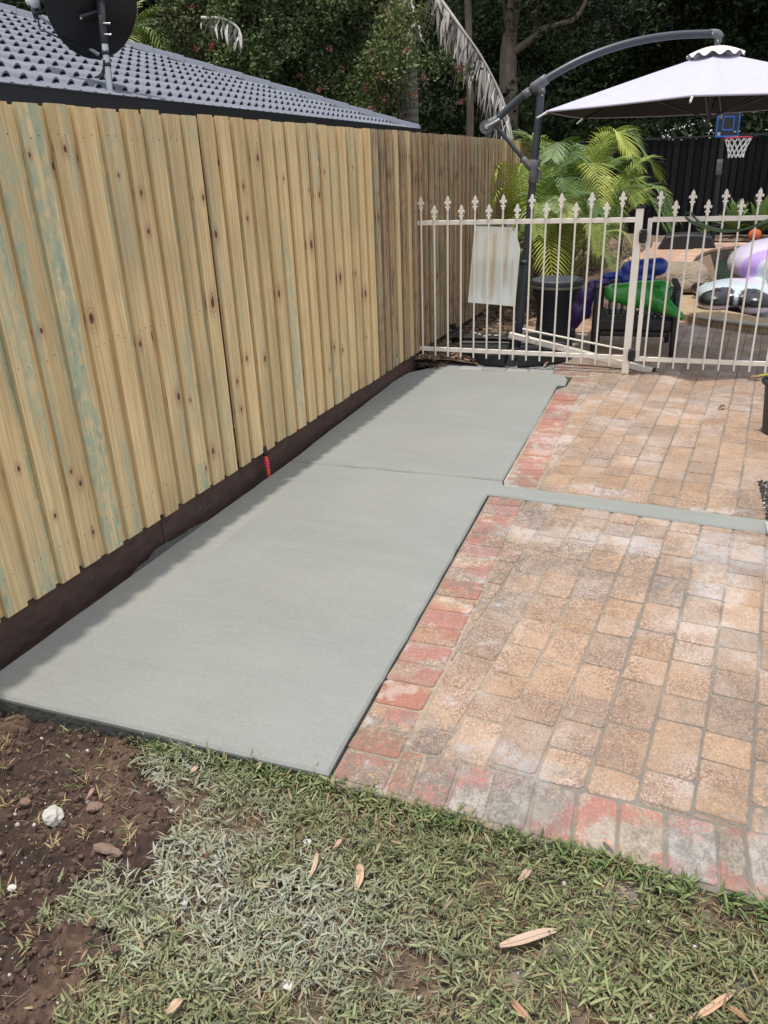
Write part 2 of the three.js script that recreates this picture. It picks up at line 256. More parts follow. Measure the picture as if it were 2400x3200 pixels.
const redMap = colourTex(1000, 1400, (u, v, o) => {
  const [x, z] = xz(u, v); if (x > -0.45 && z < -2.1) { o[0] = o[1] = o[2] = 0.3; return; } stone(x, z, o);
  const front = sstep(-1.9, -1.72, z) * sstep(-0.7, -0.5, x);                        // the worn course along the lawn
  if (front > 0) { const gy = fbm(x * 30, z * 30, 84), kk = front * 0.85; o[0] = lerp(o[0], 0.24 + 0.2 * gy, kk); o[1] = lerp(o[1], 0.21 + 0.19 * gy, kk); o[2] = lerp(o[2], 0.18 + 0.18 * gy, kk); }
  const paint = fbm(x * 10, z * 13, 85, 5) + 0.22 * (grit(x, z + 2) - 0.5), cover = sstep(0.40 + 0.10 * front, 0.56 + 0.06 * front, paint + 0.35 * (grit(x + 1, z) - 0.5)) * (0.55 + 0.6 * sstep(0.3, 0.55, grit(x, z + 5))), t = fbm(x * 18, z * 18, 86);
  o[0] = lerp(o[0], lerp(0.33, 0.43, t), clamp(cover) * 0.85); o[1] = lerp(o[1], lerp(0.105, 0.175, t), clamp(cover) * 0.85); o[2] = lerp(o[2], lerp(0.085, 0.14, t), clamp(cover) * 0.85);
  stains(x, z, o);
});
const mortarMap = colourTex(512, 900, (u, v, o) => { const [x, z] = xz(u, v), n = fbm(x * 40, z * 40, 88), m = fbm(x * 3, z * 3, 89), k = 0.75 + 0.4 * n; const w = sstep(0.45, 0.65, m); const e = sstep(0.3, -0.5, x + 0.25 * fbm(x * 4, z * 4, 93)); o[0] = lerp(lerp(0.20, 0.28, w), 0.38, e) * k; o[1] = lerp(lerp(0.18, 0.24, w), 0.30, e) * k; o[2] = lerp(lerp(0.155, 0.195, w), 0.225, e) * k; stains(x, z, o); });
const gritBump = greyTex(1024, 1024, (u, v) => 0.5 + 0.9 * (fbm(u * 120, v * 120, 90, 4) - 0.5), 2.8, 5.6);
const paverM = new THREE.MeshStandardMaterial({ map: paverMap, bumpMap: gritBump, bumpScale: 0.002, roughness: 0.9, vertexColors: true });
const redM = new THREE.MeshStandardMaterial({ map: redMap, bumpMap: gritBump, bumpScale: 0.002, roughness: 0.9, vertexColors: true });
const mortarM = new THREE.MeshStandardMaterial({ map: mortarMap, bumpMap: gritBump, bumpScale: 0.002, roughness: 0.95 });
{
  const TOP = -0.003, BED = -0.0075;
  const paving = new THREE.Group(); paving.name = 'stamped_paving'; scene.add(paving); structure(paving);
  const XE = 2.6;
  mesh('mortar_bed', slabPoly([[-0.832, -1.645], [XE, -1.46], [XE, chanNear(XE)], [0.605, chanNear(0.605) + 0.004], [-0.78, chanNear(-0.78) + 0.004], [-0.845, chanNear(-0.845) + 0.004]], BED, -0.13, 0.012, 0.014, PU), mortarM, paving);
  mesh('mortar_bed', slabPoly([[-0.81, -4.215], [-0.79, chanFar(-0.79) - 0.004], [0.605, chanFar(0.605) - 0.004], [0.605, chanNear(0.605) - 0.003], [XE, chanNear(XE) - 0.003], [XE, -9.75], [-1.3, -9.0], [-2.02, -7.9], [-2.02, -6.80], [-1.0, -6.80], [-0.72, -6.75], [-0.735, -6.42], [-0.80, -6.30]], BED, -0.13, 0.004, 0.004, PU), mortarM, paving);
  // clip a convex polygon by a*x + b*z + c >= 0
  const clip = (P, a, b, c) => { const o = []; P.forEach((p, i) => { const q = P[(i + 1) % P.length], dp = a * p[0] + b * p[1] + c, dq = a * q[0] + b * q[1] + c; if (dp >= 0) o.push(p); if ((dp >= 0) !== (dq >= 0)) { const t = dp / (dp - dq); o.push([lerp(p[0], q[0], t), lerp(p[1], q[1], t)]); } }); return o; };
  const polyArea = P => Math.abs(P.reduce((s, p, i) => { const q = P[(i + 1) % P.length]; return s + p[0] * q[1] - q[0] * p[1]; }, 0)) / 2;
  const corners = (P, r) => { const o = []; P.forEach((p, i) => { const a = P[(i + P.length - 1) % P.length], b = P[(i + 1) % P.length]; for (const q of [a, b]) { const l = Math.hypot(q[0] - p[0], q[1] - p[1]), t = Math.min(0.4, r / l); o.push([lerp(p[0], q[0], t), lerp(p[1], q[1], t)]); } }); return o; };
  const pieces = [];
  const add = (P, red) => { if (P.length < 3 || polyArea(P) < 0.0009) return; const j = 0.0035; P = P.map(p => [p[0] + rr(-j, j), p[1] + rr(-j, j)]); const cx = P.reduce((s, p) => s + p[0], 0) / P.length, cz = P.reduce((s, p) => s + p[1], 0) / P.length; pieces.push({ P: corners(P, rr(0.006, 0.012)), red, cx, cz, d: Math.hypot(cx, cz, 1.7) }); };
  // red border along the path, near and far of the channel
  const run = (z0, z1, x0f, x1f, pitch) => { for (let z = z0; z > z1 + 0.05; ) { const n = z - pitch * rr(0.93, 1.07), e = Math.max(n, z1); const s = 0.0045; add([[x0f(z), z - s], [x1f(z), z - s], [x1f(e), e + s], [x0f(e), e + s]], true); z = n; } };
  run(-1.79, -3.955, z => -0.828 + 0.002 * Math.sin(z * 9), z => -0.655 + 0.012 * sstep(-1.8, -2.6, z), 0.13);
  run(-4.15, -6.28, () => -0.79, () => -0.605, 0.131);
  run(-6.45, -6.75, () => -0.71, () => -0.55, 0.14);
  // corner stone and the course along the lawn
  add([[-0.825, -1.655], [-0.655, -1.65], [-0.66, -1.775], [-0.822, -1.775]], true);
  { let x = -0.645; const ws = [0.075, 0.115, 0.118, 0.118, 0.125, 0.118, 0.128, 0.13]; let i = 0; while (x < 2.5) { const w = ws[i++ % ws.length]; const zl = x => -1.652 + 0.062 * (x + 0.65), zf = x => -1.836 + 0.028 * (x + 0.65); const a = x + 0.005, b = x + w - 0.005; add([[a, zl(a)], [b, zl(b)], [b - 0.005, zf(b)], [a - 0.005, zf(a)]], true); x += w; } }
  // red courses past the end of the path
  for (const [z0, z1] of [[-6.82, -6.98], [-6.99, -7.15]]) { let x = -1.98; while (x < -0.56) { const w = rr(0.19, 0.23); add([[x + 0.005, z0], [Math.min(-0.56, x + w - 0.005), z0], [Math.min(-0.56, x + w - 0.005), z1], [x + 0.005, z1]], true); x += w; } }
  // the askew field
  const ang = Math.atan(0.1035), e1 = [Math.cos(ang), Math.sin(ang)], e2 = [Math.sin(ang), -Math.cos(ang)], O = [-0.41, -3];
  const wpt = (u, v) => [O[0] + e1[0] * u + e2[0] * v, O[1] + e1[1] * u + e2[1] * v];
  for (let k = -5; k < 24; k++) {
    let v = -1.9 + rr(0, 0.2); const u0 = k * 0.1487, jt = 0.0042;
    while (v < 7.2) {
      const L = rnd() < 0.35 ? rr(0.125, 0.165) : rr(0.19, 0.275), g = 0.0032;
      let Q = [wpt(u0 + jt, v + g), wpt(u0 + 0.1487 - jt, v + g), wpt(u0 + 0.1487 - jt, v + L - g), wpt(u0 + jt, v + L - g)];
      v += L;
      Q = clip(Q, -1, 0, XE - 0.02);
      let N = clip(clip(clip(Q, 1, 0, 0.632), 0.028, -1, -1.846 + 0.028 * 0.65), 0.095 * -1, 1, -(-3.975 + 0.095 * 0.85) - 0.012);
      // clip near side of the channel: z >= chanNear(x)
      if (N.length > 2) add(N, false);
      let B = clip(clip(Q, 0.095, -1, -3.975 + 0.095 * 0.85 - 0.16 - 0.012), 1, 0, 0.597);
      B = clip(B, 0, 1, 9.7);
      if (B.length > 2) add(B, false);
      let C = clip(clip(clip(Q, -1, 0, -0.605), 0, -1, -7.17), 1, 0, 1.95); C = clip(clip(C, 0, 1, 9.2), 0.86, 0.5, 5.6);
      if (C.length > 2) add(C, false);
    }
  }
  pieces.sort((a, b) => a.d - b.d);
  const restTan = [], restRed = []; let parts = 0, partsRed = 0;
  for (const q of pieces) {
    const tone = rr(0.86, 1.1), warm = rr(-0.05, 0.05); const g = tint(slabPoly(q.P, TOP + rr(-0.0015, 0.0015), -0.03, 0.003, 0.0035, PU, [rr(-0.006, 0.006), rr(-0.006, 0.006)]), [tone * (1 + warm), tone, tone * (1 - warm * 1.4)]);
    const inView = q.cx < 0.1 + 0.27 * -q.cz;
    if (q.red && inView && partsRed < 120) { partsRed++; mesh('brick', g, redM, paving); } else if (!q.red && inView && parts < 290) { parts++; mesh('paver', g, paverM, paving); } else (q.red ? restRed : restTan).push(g);
  }
  for (const [n, r, m] of [['far_pavers', restTan, paverM], ['far_bricks', restRed, redM]]) if (r.length) mesh(n, r, m, paving).userData.kind = 'stuff';
}
// --- lawn: short broad blades lying every way
const bladeGeo = (() => {
  const L = 1, w = 0.06, pos = [], idx = [], seg = 4;
  for (let i = 0; i <= seg; i++) { const t = i / seg, ww = w * (t < 0.25 ? 0.75 + t : 1 - Math.pow((t - 0.25) / 0.75, 2.2)), y = 0.25 * t - 0.30 * t * t; for (const s of [-1, 0, 1]) pos.push(s * ww, y + (s ? 0.022 * (1 - t) : 0), -t * L); }
  for (let i = 0; i < seg; i++) for (let k = 0; k < 2; k++) { const a = i * 3 + k; idx.push(a, a + 1, a + 3, a + 1, a + 4, a + 3); }
  const g = new THREE.BufferGeometry(); g.setAttribute('position', new THREE.Float32BufferAttribute(pos, 3)); g.setIndex(idx); g.computeVertexNormals(); return g;
})();
{
  const m = new THREE.MeshPhysicalMaterial({ color: 0xffffff, roughness: 0.62, side: THREE.DoubleSide, specularIntensity: 0.6 });
  const list = [], cols = [], dustC = at(620, 2750, LAWN), dust2 = at(520, 2420, LAWN), dust3 = at(1000, 2950, LAWN);
  const frontZ = x => x < -0.835 ? -1.663 : -1.645 + 0.062 * (x + 0.65);
  let tries = 0;
  while (list.length < 62000 && tries < 500000) {
    tries++;
    const x = rr(-2.4, 2.2), z = rr(-1.72, -0.35); if (z < frontZ(x) - 0.004) continue;
    if (rnd() > sstep(-0.2, -0.75, z) * 0.75 + 0.25) continue;
    const s = soilness(x, z); if (rnd() < s * 0.985) continue;
    const patch = fbm(x * 7, z * 7, 101, 3); if (rnd() > sstep(0.30, 0.50, patch) + 0.16) continue;
    const edge = Math.exp(-Math.pow((z - frontZ(x)) / 0.035, 2)) * (x > -1.7 ? 1 : 0.3);
    const clump = fbm(x * 22, z * 22, 102, 2);
    const len = rr(0.015, 0.042) * (0.7 + 0.6 * clump) * (1 + 0.25 * edge), lift = rnd() < 0.75 ? rr(-0.1, 0.5) : rr(0.4, 1.0);
    const yy = lawnY(x, z) + rr(0, 0.022) + 0.012 * (clump - 0.4) + 0.012 * edge;
    list.push([x, yy, z, lift + 0.35 * edge * rnd(), rr(0, Math.PI * 2), rr(-0.7, 0.7), [len * rr(0.8, 1.5), len, len * rr(0.7, 1.15)]]);
    const dd = clamp(0.95 * Math.exp(-((x - dustC.x) ** 2 / 0.12 + (z - dustC.z) ** 2 / 0.07)) + 0.7 * Math.exp(-((x - dust2.x) ** 2 / 0.02 + (z - dust2.z) ** 2 / 0.012)) + 0.6 * Math.exp(-((x - dust3.x) ** 2 / 0.09 + (z - dust3.z) ** 2 / 0.03))) * sstep(0.22, 0.5, fbm(x * 12, z * 12, 103));
    const t = rnd(), dry = rnd() < 0.06 + 0.25 * sstep(0.55, 0.4, patch);
    let c = dry ? [0.25, 0.19, 0.10] : [lerp(0.08, 0.255, t), lerp(0.105, 0.265, t), lerp(0.04, 0.125, t)];
    const v = rr(0.75, 1.3) * (0.8 + 0.5 * fbm(x * 4, z * 4, 104)), d2 = clamp(dd * rr(0.2, 1.0));
    cols.push(rgb(lerp(c[0] * v, 0.48, d2 * 0.8), lerp(c[1] * v, 0.48, d2 * 0.8), lerp(c[2] * v, 0.43, d2 * 0.8)));
  }
  // longer fringe growing up along the edge of the paving and the slab
  for (let i = 0; i < 3600; i++) { const x = rr(-1.55, 2.1), z = frontZ(x) + Math.pow(rnd(), 2) * 0.05 + 0.002; if (noise(x * 26, 3, 106) < 0.22 || soilness(x, z) > 0.4) continue; const len = rr(0.022, 0.05) * (0.65 + 0.7 * noise(x * 30, 7, 105)), t = rnd(), v = rr(0.8, 1.3); list.push([x, lawnY(x, z) + rr(0.004, 0.02), z, rr(0.25, 1.15), rr(0, Math.PI * 2), rr(-0.6, 0.6), [len * rr(0.8, 1.3), len, len]]); cols.push(rgb(lerp(0.07, 0.2, t) * v, lerp(0.12, 0.25, t) * v, lerp(0.035, 0.09, t) * v)); }
  // sparse torn tufts left in the soil
  for (let i = 0; i < 60; i++) { const x = rr(-2.1, -1.0), z = rr(-1.62, -0.85); if (soilness(x, z) < 0.5) continue; for (let k = 0; k < 9; k++) { const l = rr(0.02, 0.045); list.push([x + rr(-0.02, 0.02), soilY(x, z) + 0.012, z + rr(-0.02, 0.02), rr(0, 1), rr(0, 6.28), rr(-0.5, 0.5), [l * 0.8, l, l]]); const dry = rnd() < 0.7; cols.push(dry ? rgb(0.4, 0.3, 0.16) : rgb(0.13, 0.2, 0.06)); } }
  const o = instances('lawn_grass', bladeGeo, m, list, null, cols); o.userData.label = 'short dusty green grass of the lawn'; o.userData.category = 'grass';
  // straw and dead runners between the blades
  const straw = new THREE.CylinderGeometry(0.0009, 0.0007, 1, 4).rotateX(Math.PI / 2), sl = [], sc = [];
  for (let i = 0; i < 9500; i++) { const x = rr(-2.2, 2.0), z = rr(-1.66, -0.5); if (z < frontZ(x) + 0.01) continue; const s = soilness(x, z); if (rnd() < s * 0.8) continue; sl.push([x, (s > 0.5 ? soilY(x, z) + 0.014 : lawnY(x, z) + rr(0.0, 0.02)), z, rr(-0.25, 0.25), rr(0, 6.28), 0, [1, 1, rr(0.02, 0.075)]]); const k = rr(0.6, 1.1); sc.push(rgb(0.34 * k, 0.25 * k, 0.155 * k)); }
  const so = instances('dry_straw', straw, mat(1, 1, 1, 0.9), sl, null, sc); so.userData.label = 'dry brown straw scattered through the lawn'; so.userData.category = 'straw';
  // crumbs of soil and cement grit
  const crumb = new THREE.IcosahedronGeometry(1, 1); { const p = crumb.attributes.position; for (let i = 0; i < p.count; i++) { const k = 0.75 + 0.5 * hash(Math.round(p.getX(i) * 50), Math.round(p.getY(i) * 50 + p.getZ(i) * 31), 7); p.setXYZ(i, p.getX(i) * k, p.getY(i) * k * 0.8, p.getZ(i) * k); } crumb.computeVertexNormals(); }
  const cl = [], cc = [];
  for (let i = 0; i < 9000; i++) { const x = rr(-2.4, -0.9), z = rr(-1.68, -0.6), s = soilness(x, z); if (rnd() > s) continue; const r = Math.pow(rnd(), 5) * 0.011 + 0.0013; cl.push([x, soilY(x, z) + 0.012 + r * 0.3, z, rr(0, 6), rr(0, 6), rr(0, 6), r]); const k = rr(0.6, 1.3); cc.push(r < 0.004 && rnd() < 0.025 ? rgb(0.5, 0.47, 0.42) : rgb(0.11 * k, 0.068 * k, 0.048 * k)); }
  for (let i = 0; i < 2600; i++) { const x = rr(-1.9, 1.2), z = rr(-1.6, -0.7); if (z < frontZ(x) + 0.01 || soilness(x, z) > 0.5) continue; const r = Math.pow(rnd(), 3) * 0.004 + 0.0015, k = rr(0.6, 1.3); cl.push([x, lawnY(x, z) + r * 0.2 - 0.004, z, rr(0, 6), rr(0, 6), rr(0, 6), r]); cc.push(rgb(0.13 * k, 0.09 * k, 0.06 * k)); }
  for (let i = 0; i < 420; i++) { const x = rr(-1.9, 0.6), z = rr(-1.6, -0.8); const r = Math.pow(rnd(), 5) * 0.006 + 0.0012; if (z < frontZ(x) + 0.02) continue; cl.push([x, lawnY(x, z) + rr(0.004, 0.02), z, rr(0, 6), rr(0, 6), rr(0, 6), r]); const k = rr(0.35, 0.62); cc.push(rgb(k, k * 0.96, k * 0.92)); }
  const co = instances('soil_crumbs', crumb, mat(1, 1, 1, 1, { flatShading: true }), cl, null, cc); co.userData.label = 'loose crumbs of brown soil and cement grit'; co.userData.category = 'soil crumbs';
}

// ------------------------------------------------------------------ timber fence along the path
const woodTex = (sd, age) => colourTex(80, 768, (u, v, o) => {
  const L = v * 1.85, X = u * 0.105, warp = 0.012 * fbm(L * 2.2, sd, sd + 1, 2);
  const ring = fbm((X + warp * 1.6) * 150 + 0.8 * fbm(L * 1.5, 4, sd, 2), L * 1.1, sd + 2, 3), fine = noise((X + warp) * 900, L * 14, sd + 3), blot = fbm(X * 14 + 3, L * 3.1, sd + 4, 4);
  const rg = sstep(0.25, 0.7, ring); let r = lerp(0.66, 0.84, rg), g = lerp(0.475, 0.625, rg), b = lerp(0.235, 0.33, rg);
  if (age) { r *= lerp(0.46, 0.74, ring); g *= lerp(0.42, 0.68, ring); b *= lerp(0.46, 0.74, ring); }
  const k = (0.86 + 0.2 * fine + 0.45 * (blot - 0.5)) * (0.86 + 0.22 * hash(sd, 5, 31)); r *= k; g *= k; b *= k;
  // copper-green preservative stains, streaked along the grain
  const str = fbm(X * 60, L * 5, sd + 5, 4), big = fbm(X * 9 + sd * 1.7, L * 1.35 + sd * 3.1, sd + 6, 4), greenAmt = 0.12 + 0.62 * hash(sd, 1, 9) * (age ? 0.5 : 1);
  const gr = sstep(0.44, 0.68, big + 0.3 * (str - 0.5)) * greenAmt;
  const gr2 = gr * (0.45 + 0.75 * sstep(0.35, 0.62, fbm(X * 45, L * 26, sd + 14, 3))); r = lerp(r, 0.40, gr2); g = lerp(g, 0.475, gr2); b = lerp(b, 0.335, gr2);
  const bl = sstep(0.62, 0.76, big + 0.3 * (str - 0.5)) * sstep(0.5, 0.62, fbm(X * 90, L * 22, sd + 8)) * greenAmt; r = lerp(r, 0.27, bl); g = lerp(g, 0.37, bl); b = lerp(b, 0.30, bl);
  // knots
  for (let i = 0; i < 4; i++) {
    if (hash(sd, i, 20) > 0.5) continue;
    const kx = 0.012 + hash(sd, i, 21) * 0.08, kl = 0.1 + hash(sd, i, 22) * 1.65, rr0 = 0.005 + hash(sd, i, 23) ** 2 * 0.011, q = Math.hypot((X - kx) / rr0, (L - kl) / (rr0 * 1.7));
    if (q < 4.5) { const halo = sstep(4.5, 1, q) * 0.3 * (1 + 0.6 * Math.sin(q * 7)); r *= 1 - halo * 0.7; g *= 1 - halo; b *= 1 - halo; const c = sstep(1.15, 0.8, q); r = lerp(r, 0.13, c); g = lerp(g, 0.06, c); b = lerp(b, 0.045, c); }
  }
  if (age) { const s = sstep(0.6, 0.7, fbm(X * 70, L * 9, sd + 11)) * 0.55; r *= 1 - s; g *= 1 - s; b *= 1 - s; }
  o[0] = r; o[1] = g; o[2] = b;
});
const woodBump = greyTex(64, 512, (u, v) => 0.5 + 0.5 * (noise(u * 60, v * 20, 130) - 0.5) + 0.4 * (noise(u * 30, v * 300, 131) - 0.5));
const woodNew = [], woodOld = [];
for (let i = 0; i < 18; i++) woodNew.push(new THREE.MeshStandardMaterial({ map: woodTex(200 + i * 13, false), bumpMap: woodBump, bumpScale: 0.0012, roughness: 0.85 }));
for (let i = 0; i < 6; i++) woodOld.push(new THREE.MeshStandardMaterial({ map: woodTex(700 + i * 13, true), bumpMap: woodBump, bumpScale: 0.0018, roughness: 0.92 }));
const greenOf = sd => Math.max(0, hash(sd, 1, 9) * 0.95 - 0.08), greenest = woodNew.map((m, i) => [greenOf(200 + i * 13), m]).sort((a, b) => b[0] - a[0]).slice(0, 7).map(a => a[1]);
const splash = colourTex(512, 128, (u, v, o) => { const n = fbm(u * 40, v * 14, 141), f = fbm(u * 300, v * 60, 142), k = 0.6 + 0.8 * n; o[0] = 0.095 * k; o[1] = 0.056 * k; o[2] = 0.044 * k; const w = sstep(0.6, 0.8, fbm(u * 26, v * 6, 143)) * sstep(0.45, 0.8, f) * 0.5; o[0] = lerp(o[0], 0.16, w); o[1] = lerp(o[1], 0.15, w); o[2] = lerp(o[2], 0.14, w); });
const plinthM = new THREE.MeshStandardMaterial({ map: splash, roughness: 0.9, bumpMap: woodBump, bumpScale: 0.002 });
{
  // local frame: origin on the ground, fence runs along -z, palings face +x
  const fence = thing('paling_fence', 'tall overlapping treated pine paling fence beside the concrete path', 'fence', [-2.47, 0, 0], -0.0388);
  const T = 1.98, B = 0.115, nails = [];
  const geoF = [0.100, 0.104, 0.108, 0.078].map(w => new THREE.BoxGeometry(0.018, 1, w)), geoB = new THREE.BoxGeometry(0.015, 1, 0.1);
  // box uv on the +x face: u runs along -z, v up
  for (let k = 0; k < 92; k++) {
    const z = -1.97 - (k - 9) * 0.1478; if (z > -0.6) continue;
    const old = z < -5.9, lib = old ? woodOld : woodNew;
    const w = old ? pick([0, 0, 3, 3]) : pick([1, 2, 2]), width = [0.1, 0.104, 0.108, 0.078][w], t = T + rr(-0.007, 0.007), b = B + rr(-0.006, 0.006) + 0.01 * sstep(-3, -6, z);
    const f = mesh('paling', geoF[w], pick(old ? (rnd() < 0.1 ? woodNew : woodOld) : rnd() < 0.85 * sstep(-3.6, -2.2, z) ? greenest : woodNew), fence);
    f.scale.y = (t - b) * (rnd() < 0.5 ? 1 : 1); f.position.set(0.027 + rr(-0.001, 0.003), (t + b) / 2, z - width / 2 + rr(-0.003, 0.003)); f.rotation.set(rr(-0.0022, 0.0022) + (rnd() < 0.5 ? Math.PI : 0), rnd() < 0.12 ? rr(-0.06, 0.06) : rr(-0.01, 0.01), 0);
    const t2 = T + rr(-0.012, 0.002), b2 = B + rr(-0.006, 0.014);
    const g = mesh('paling', geoB, pick(old || k === 20 ? woodOld : lib), fence);  // one back board in darker wood stands in for a shaded gap
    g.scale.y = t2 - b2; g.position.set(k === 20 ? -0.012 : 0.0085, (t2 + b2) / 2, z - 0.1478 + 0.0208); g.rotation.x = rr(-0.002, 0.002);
    for (const h of [1.865, 1.05, 0.27]) for (const s of [-0.022, 0.022]) nails.push(new THREE.CylinderGeometry(0.0024, 0.0024, 0.002, 6).rotateZ(Math.PI / 2).translate(0.0372, h + rr(-0.012, 0.012), z - width / 2 + s + rr(-0.006, 0.006)));
  }
  mesh('nail_heads', nails, mat(0.06, 0.05, 0.045, 0.6), fence).userData.kind = 'stuff';
  for (let z = -0.6; z > -14; z -= 2.4) { const p = mesh('plinth_board', new THREE.BoxGeometry(0.03, 0.36, 2.39), plinthM, fence); p.position.set(-0.016 + rr(-0.003, 0.003), -0.035, z - 1.2); }
  for (let z = -0.7; z > -14.2; z -= 2.4) mesh('post', box(0.1, 2.05, 0.075, -0.09, 0.9, z), woodOld[0], fence);
  for (const y of [0.3, 1.05, 1.85]) mesh('rail', box(0.038, 0.09, 13.6, -0.0195, y, -7.4), woodOld[1], fence);
}
// orange conduit with a black cap poking up by the plinth
{
  const p = at(847, 1478, 0), c = thing('conduit_stub', 'short orange conduit with pink tape and black cap beside the plinth', 'conduit', [p.x - 0.02, 0, p.z - 0.01]);
  const lean = V3(-0.035, 0.145, -0.035);
  const P = t => V3(lean.x * t, -0.05 + (lean.y + 0.05) * t, lean.z * t);
  mesh('pipe', limb([P(0), P(0.5), P(0.8)], [0.0125], 12), mat(0.75, 0.085, 0.03, 0.45), c);
  mesh('cap', limb([P(0.75), P(1.02), P(1.05)], [0.0165, 0.0165, 0.011], 12), mat(0.015, 0.015, 0.016, 0.5), c);
  mesh('tape', [0.42, 0.5, 0.58].map((t, i) => new THREE.TorusGeometry(0.0135, 0.0045, 6, 14).rotateX(Math.PI / 2 + 0.3 * (i - 1)).rotateZ(0.25 * (i - 1)).translate(P(t).x, P(t).y, P(t).z)), mat(0.8, 0.03, 0.22, 0.6), c);
}
// ------------------------------------------------------------------ neighbour's house behind the fence
{
  const house = thing('neighbour_house', 'house with grey tiled hip roof and black gutter behind the paling fence', 'house', [-3.85, 0, -12.15]);
  // local: eave edge along +z from the far corner at the origin, roof rises towards -x
  const EY = 2.225, pitch = 19 * Math.PI / 180, tp = Math.tan(pitch), LEN = 12.6, RUN = 4.6;
  const wallM = mat(0.35, 0.25, 0.18, 0.9), darkM = mat(0.018, 0.02, 0.024, 0.45), tileTex = colourTex(256, 256, (u, v, o) => { const n = fbm(u * 6, v * 40, 151), f = noise(u * 200, v * 200, 152), k = 0.8 + 0.3 * n + 0.18 * (f - 0.5); o[0] = 0.155 * k; o[1] = 0.168 * k; o[2] = 0.21 * k; });
  const tileM = new THREE.MeshStandardMaterial({ map: tileTex, roughness: 0.62, vertexColors: true, side: THREE.DoubleSide }), hipM = new THREE.MeshStandardMaterial({ map: tileTex, roughness: 0.7, side: THREE.DoubleSide });
  mesh('wall', box(RUN * 2 - 1.1, EY + 0.1, LEN - 0.6, -RUN, (EY + 0.1) / 2 - 0.1, LEN / 2 + 0.4), wallM, house);
  mesh('gutter', [box(0.012, 0.11, LEN, 0.13, EY - 0.055, LEN / 2), box(0.12, 0.01, LEN, 0.07, EY - 0.105, LEN / 2), rbox(0.02, 0.018, LEN, 0.006, 0.128, EY + 0.002, LEN / 2), box(0.012, 0.12, 0.14, 0.07, EY - 0.055, -0.006), box(0.6, 0.11, 0.012, -0.16, EY - 0.055, -0.13)], darkM, house);
  mesh('fascia', box(0.02, 0.19, LEN, 0.005, EY - 0.1, LEN / 2), darkM, house);
  // roof deck: a closed hipped prism, the tiles lie on it
  const deck = (() => { const y = EY - 0.045, R = RUN, g = new THREE.BufferGeometry(), v = [[0, y, 0], [0, y, LEN], [-2 * R, y, LEN], [-2 * R, y, 0], [-R, y + R * tp, R], [-R, y + R * tp, LEN - R]];
    const f = [[0, 4, 5], [0, 5, 1], [0, 3, 4], [3, 2, 5], [3, 5, 4], [1, 5, 2], [0, 1, 2], [0, 2, 3]]; g.setAttribute('position', new THREE.Float32BufferAttribute(f.flat().flatMap(i => v[i]), 3)); g.computeVertexNormals(); return g; })();
  const roof = mesh('roof', deck, mat(0.05, 0.05, 0.055, 0.9), house);
  // one tile: two rolls and two pans, 0.30 wide, open under the rolls
  const GA = 0.32, tileGeo = (w0, w1) => { // across from w0 to w1 of the 0.30 width
    const prof = [], n = 28; for (let i = 0; i <= n; i++) { const s = lerp(w0, w1, i / n) * 0.30, m = ((s % 0.15) + 0.15) % 0.15, d = Math.abs(m - 0.075), r = 0.036; prof.push([s, d < r ? Math.sqrt(1 - (d / r) ** 2) * 0.04 : 0]); }
    const pos = [], idx = [], uv = [], L = GA + 0.045, th = 0.011, add = (t, lift, p, y) => { pos.push(-t * Math.cos(pitch) + (-Math.sin(pitch)) * -(lift + y) * 1, t * Math.sin(pitch) + Math.cos(pitch) * (lift + y), p); uv.push(p * 3, t * 2); };
    const rows = [[0, 0.047, 0], [0.004, 0.05, 0], [L, 0.012, 0], [0, 0.047, -th], [L, 0.004, -th]];
    for (const [t, lift, dy] of rows) for (const [s, h] of prof) add(t, lift, s, h + dy);
    const q = n + 1; for (const [a, b] of [[0, 1], [1, 2], [3, 0], [3, 4]]) for (let i = 0; i < n; i++) idx.push(a * q + i, a * q + i + 1, b * q + i, b * q + i, a * q + i + 1, b * q + i + 1);
    const g = new THREE.BufferGeometry(); g.setAttribute('position', new THREE.Float32BufferAttribute(pos, 3)); g.setAttribute('uv', new THREE.Float32BufferAttribute(uv, 2)); g.setIndex(idx); g.computeVertexNormals(); return g; };
  const full = [0, 1, 2, 3].map(i => tint(tileGeo(0, 1), [[1, 1, 1], [0.92, 0.92, 0.93], [1.07, 1.07, 1.06], [0.97, 0.97, 1]][i]));
  const far = []; let count = 0;
  const courses = 13;
  for (let c = 0; c < courses; c++) {
    const t0 = c * GA - 0.06, run = t0 * Math.cos(pitch), hipZ = Math.max(0, run) + 0.02;
    const off = 0;
    for (let i = 0; i < 42; i++) {
      const z = off + i * 0.30 + 0.0; const zb = z, ze = z + 0.30; if (ze < hipZ + 0.05) continue; if (ze > LEN - Math.max(0, run) - 0.05) continue;
      const w0 = clamp((hipZ + 0.04 - zb) / 0.30); const g = w0 > 0.02 ? tint(tileGeo(w0, 1), [1, 1, 1]) : full[Math.floor(rnd() * 4)];
      const y = EY - 0.04 + t0 * Math.sin(pitch), x = -t0 * Math.cos(pitch);
      // what the photograph can show: between the hip and the left edge of the frame
      const wz = -12.15 + z, wx = -3.85 + x, visible = wz < -1.02 * (-wx) + 0.9;
      if (visible && count < 290) { count++; const m = mesh('roof_tile', g, tileM, roof); m.position.set(x, y, z); m.rotation.x = rr(-0.003, 0.003); }
      else far.push(prep(g.clone().translate(x, y, z)));
    }
  }
  mesh('other_tiles', far, tileM, roof).userData.kind = 'stuff';
  // hip capping, each cap lapping the one below
  const dir = V3(-1, tp, 1).normalize(), capL = 0.42;
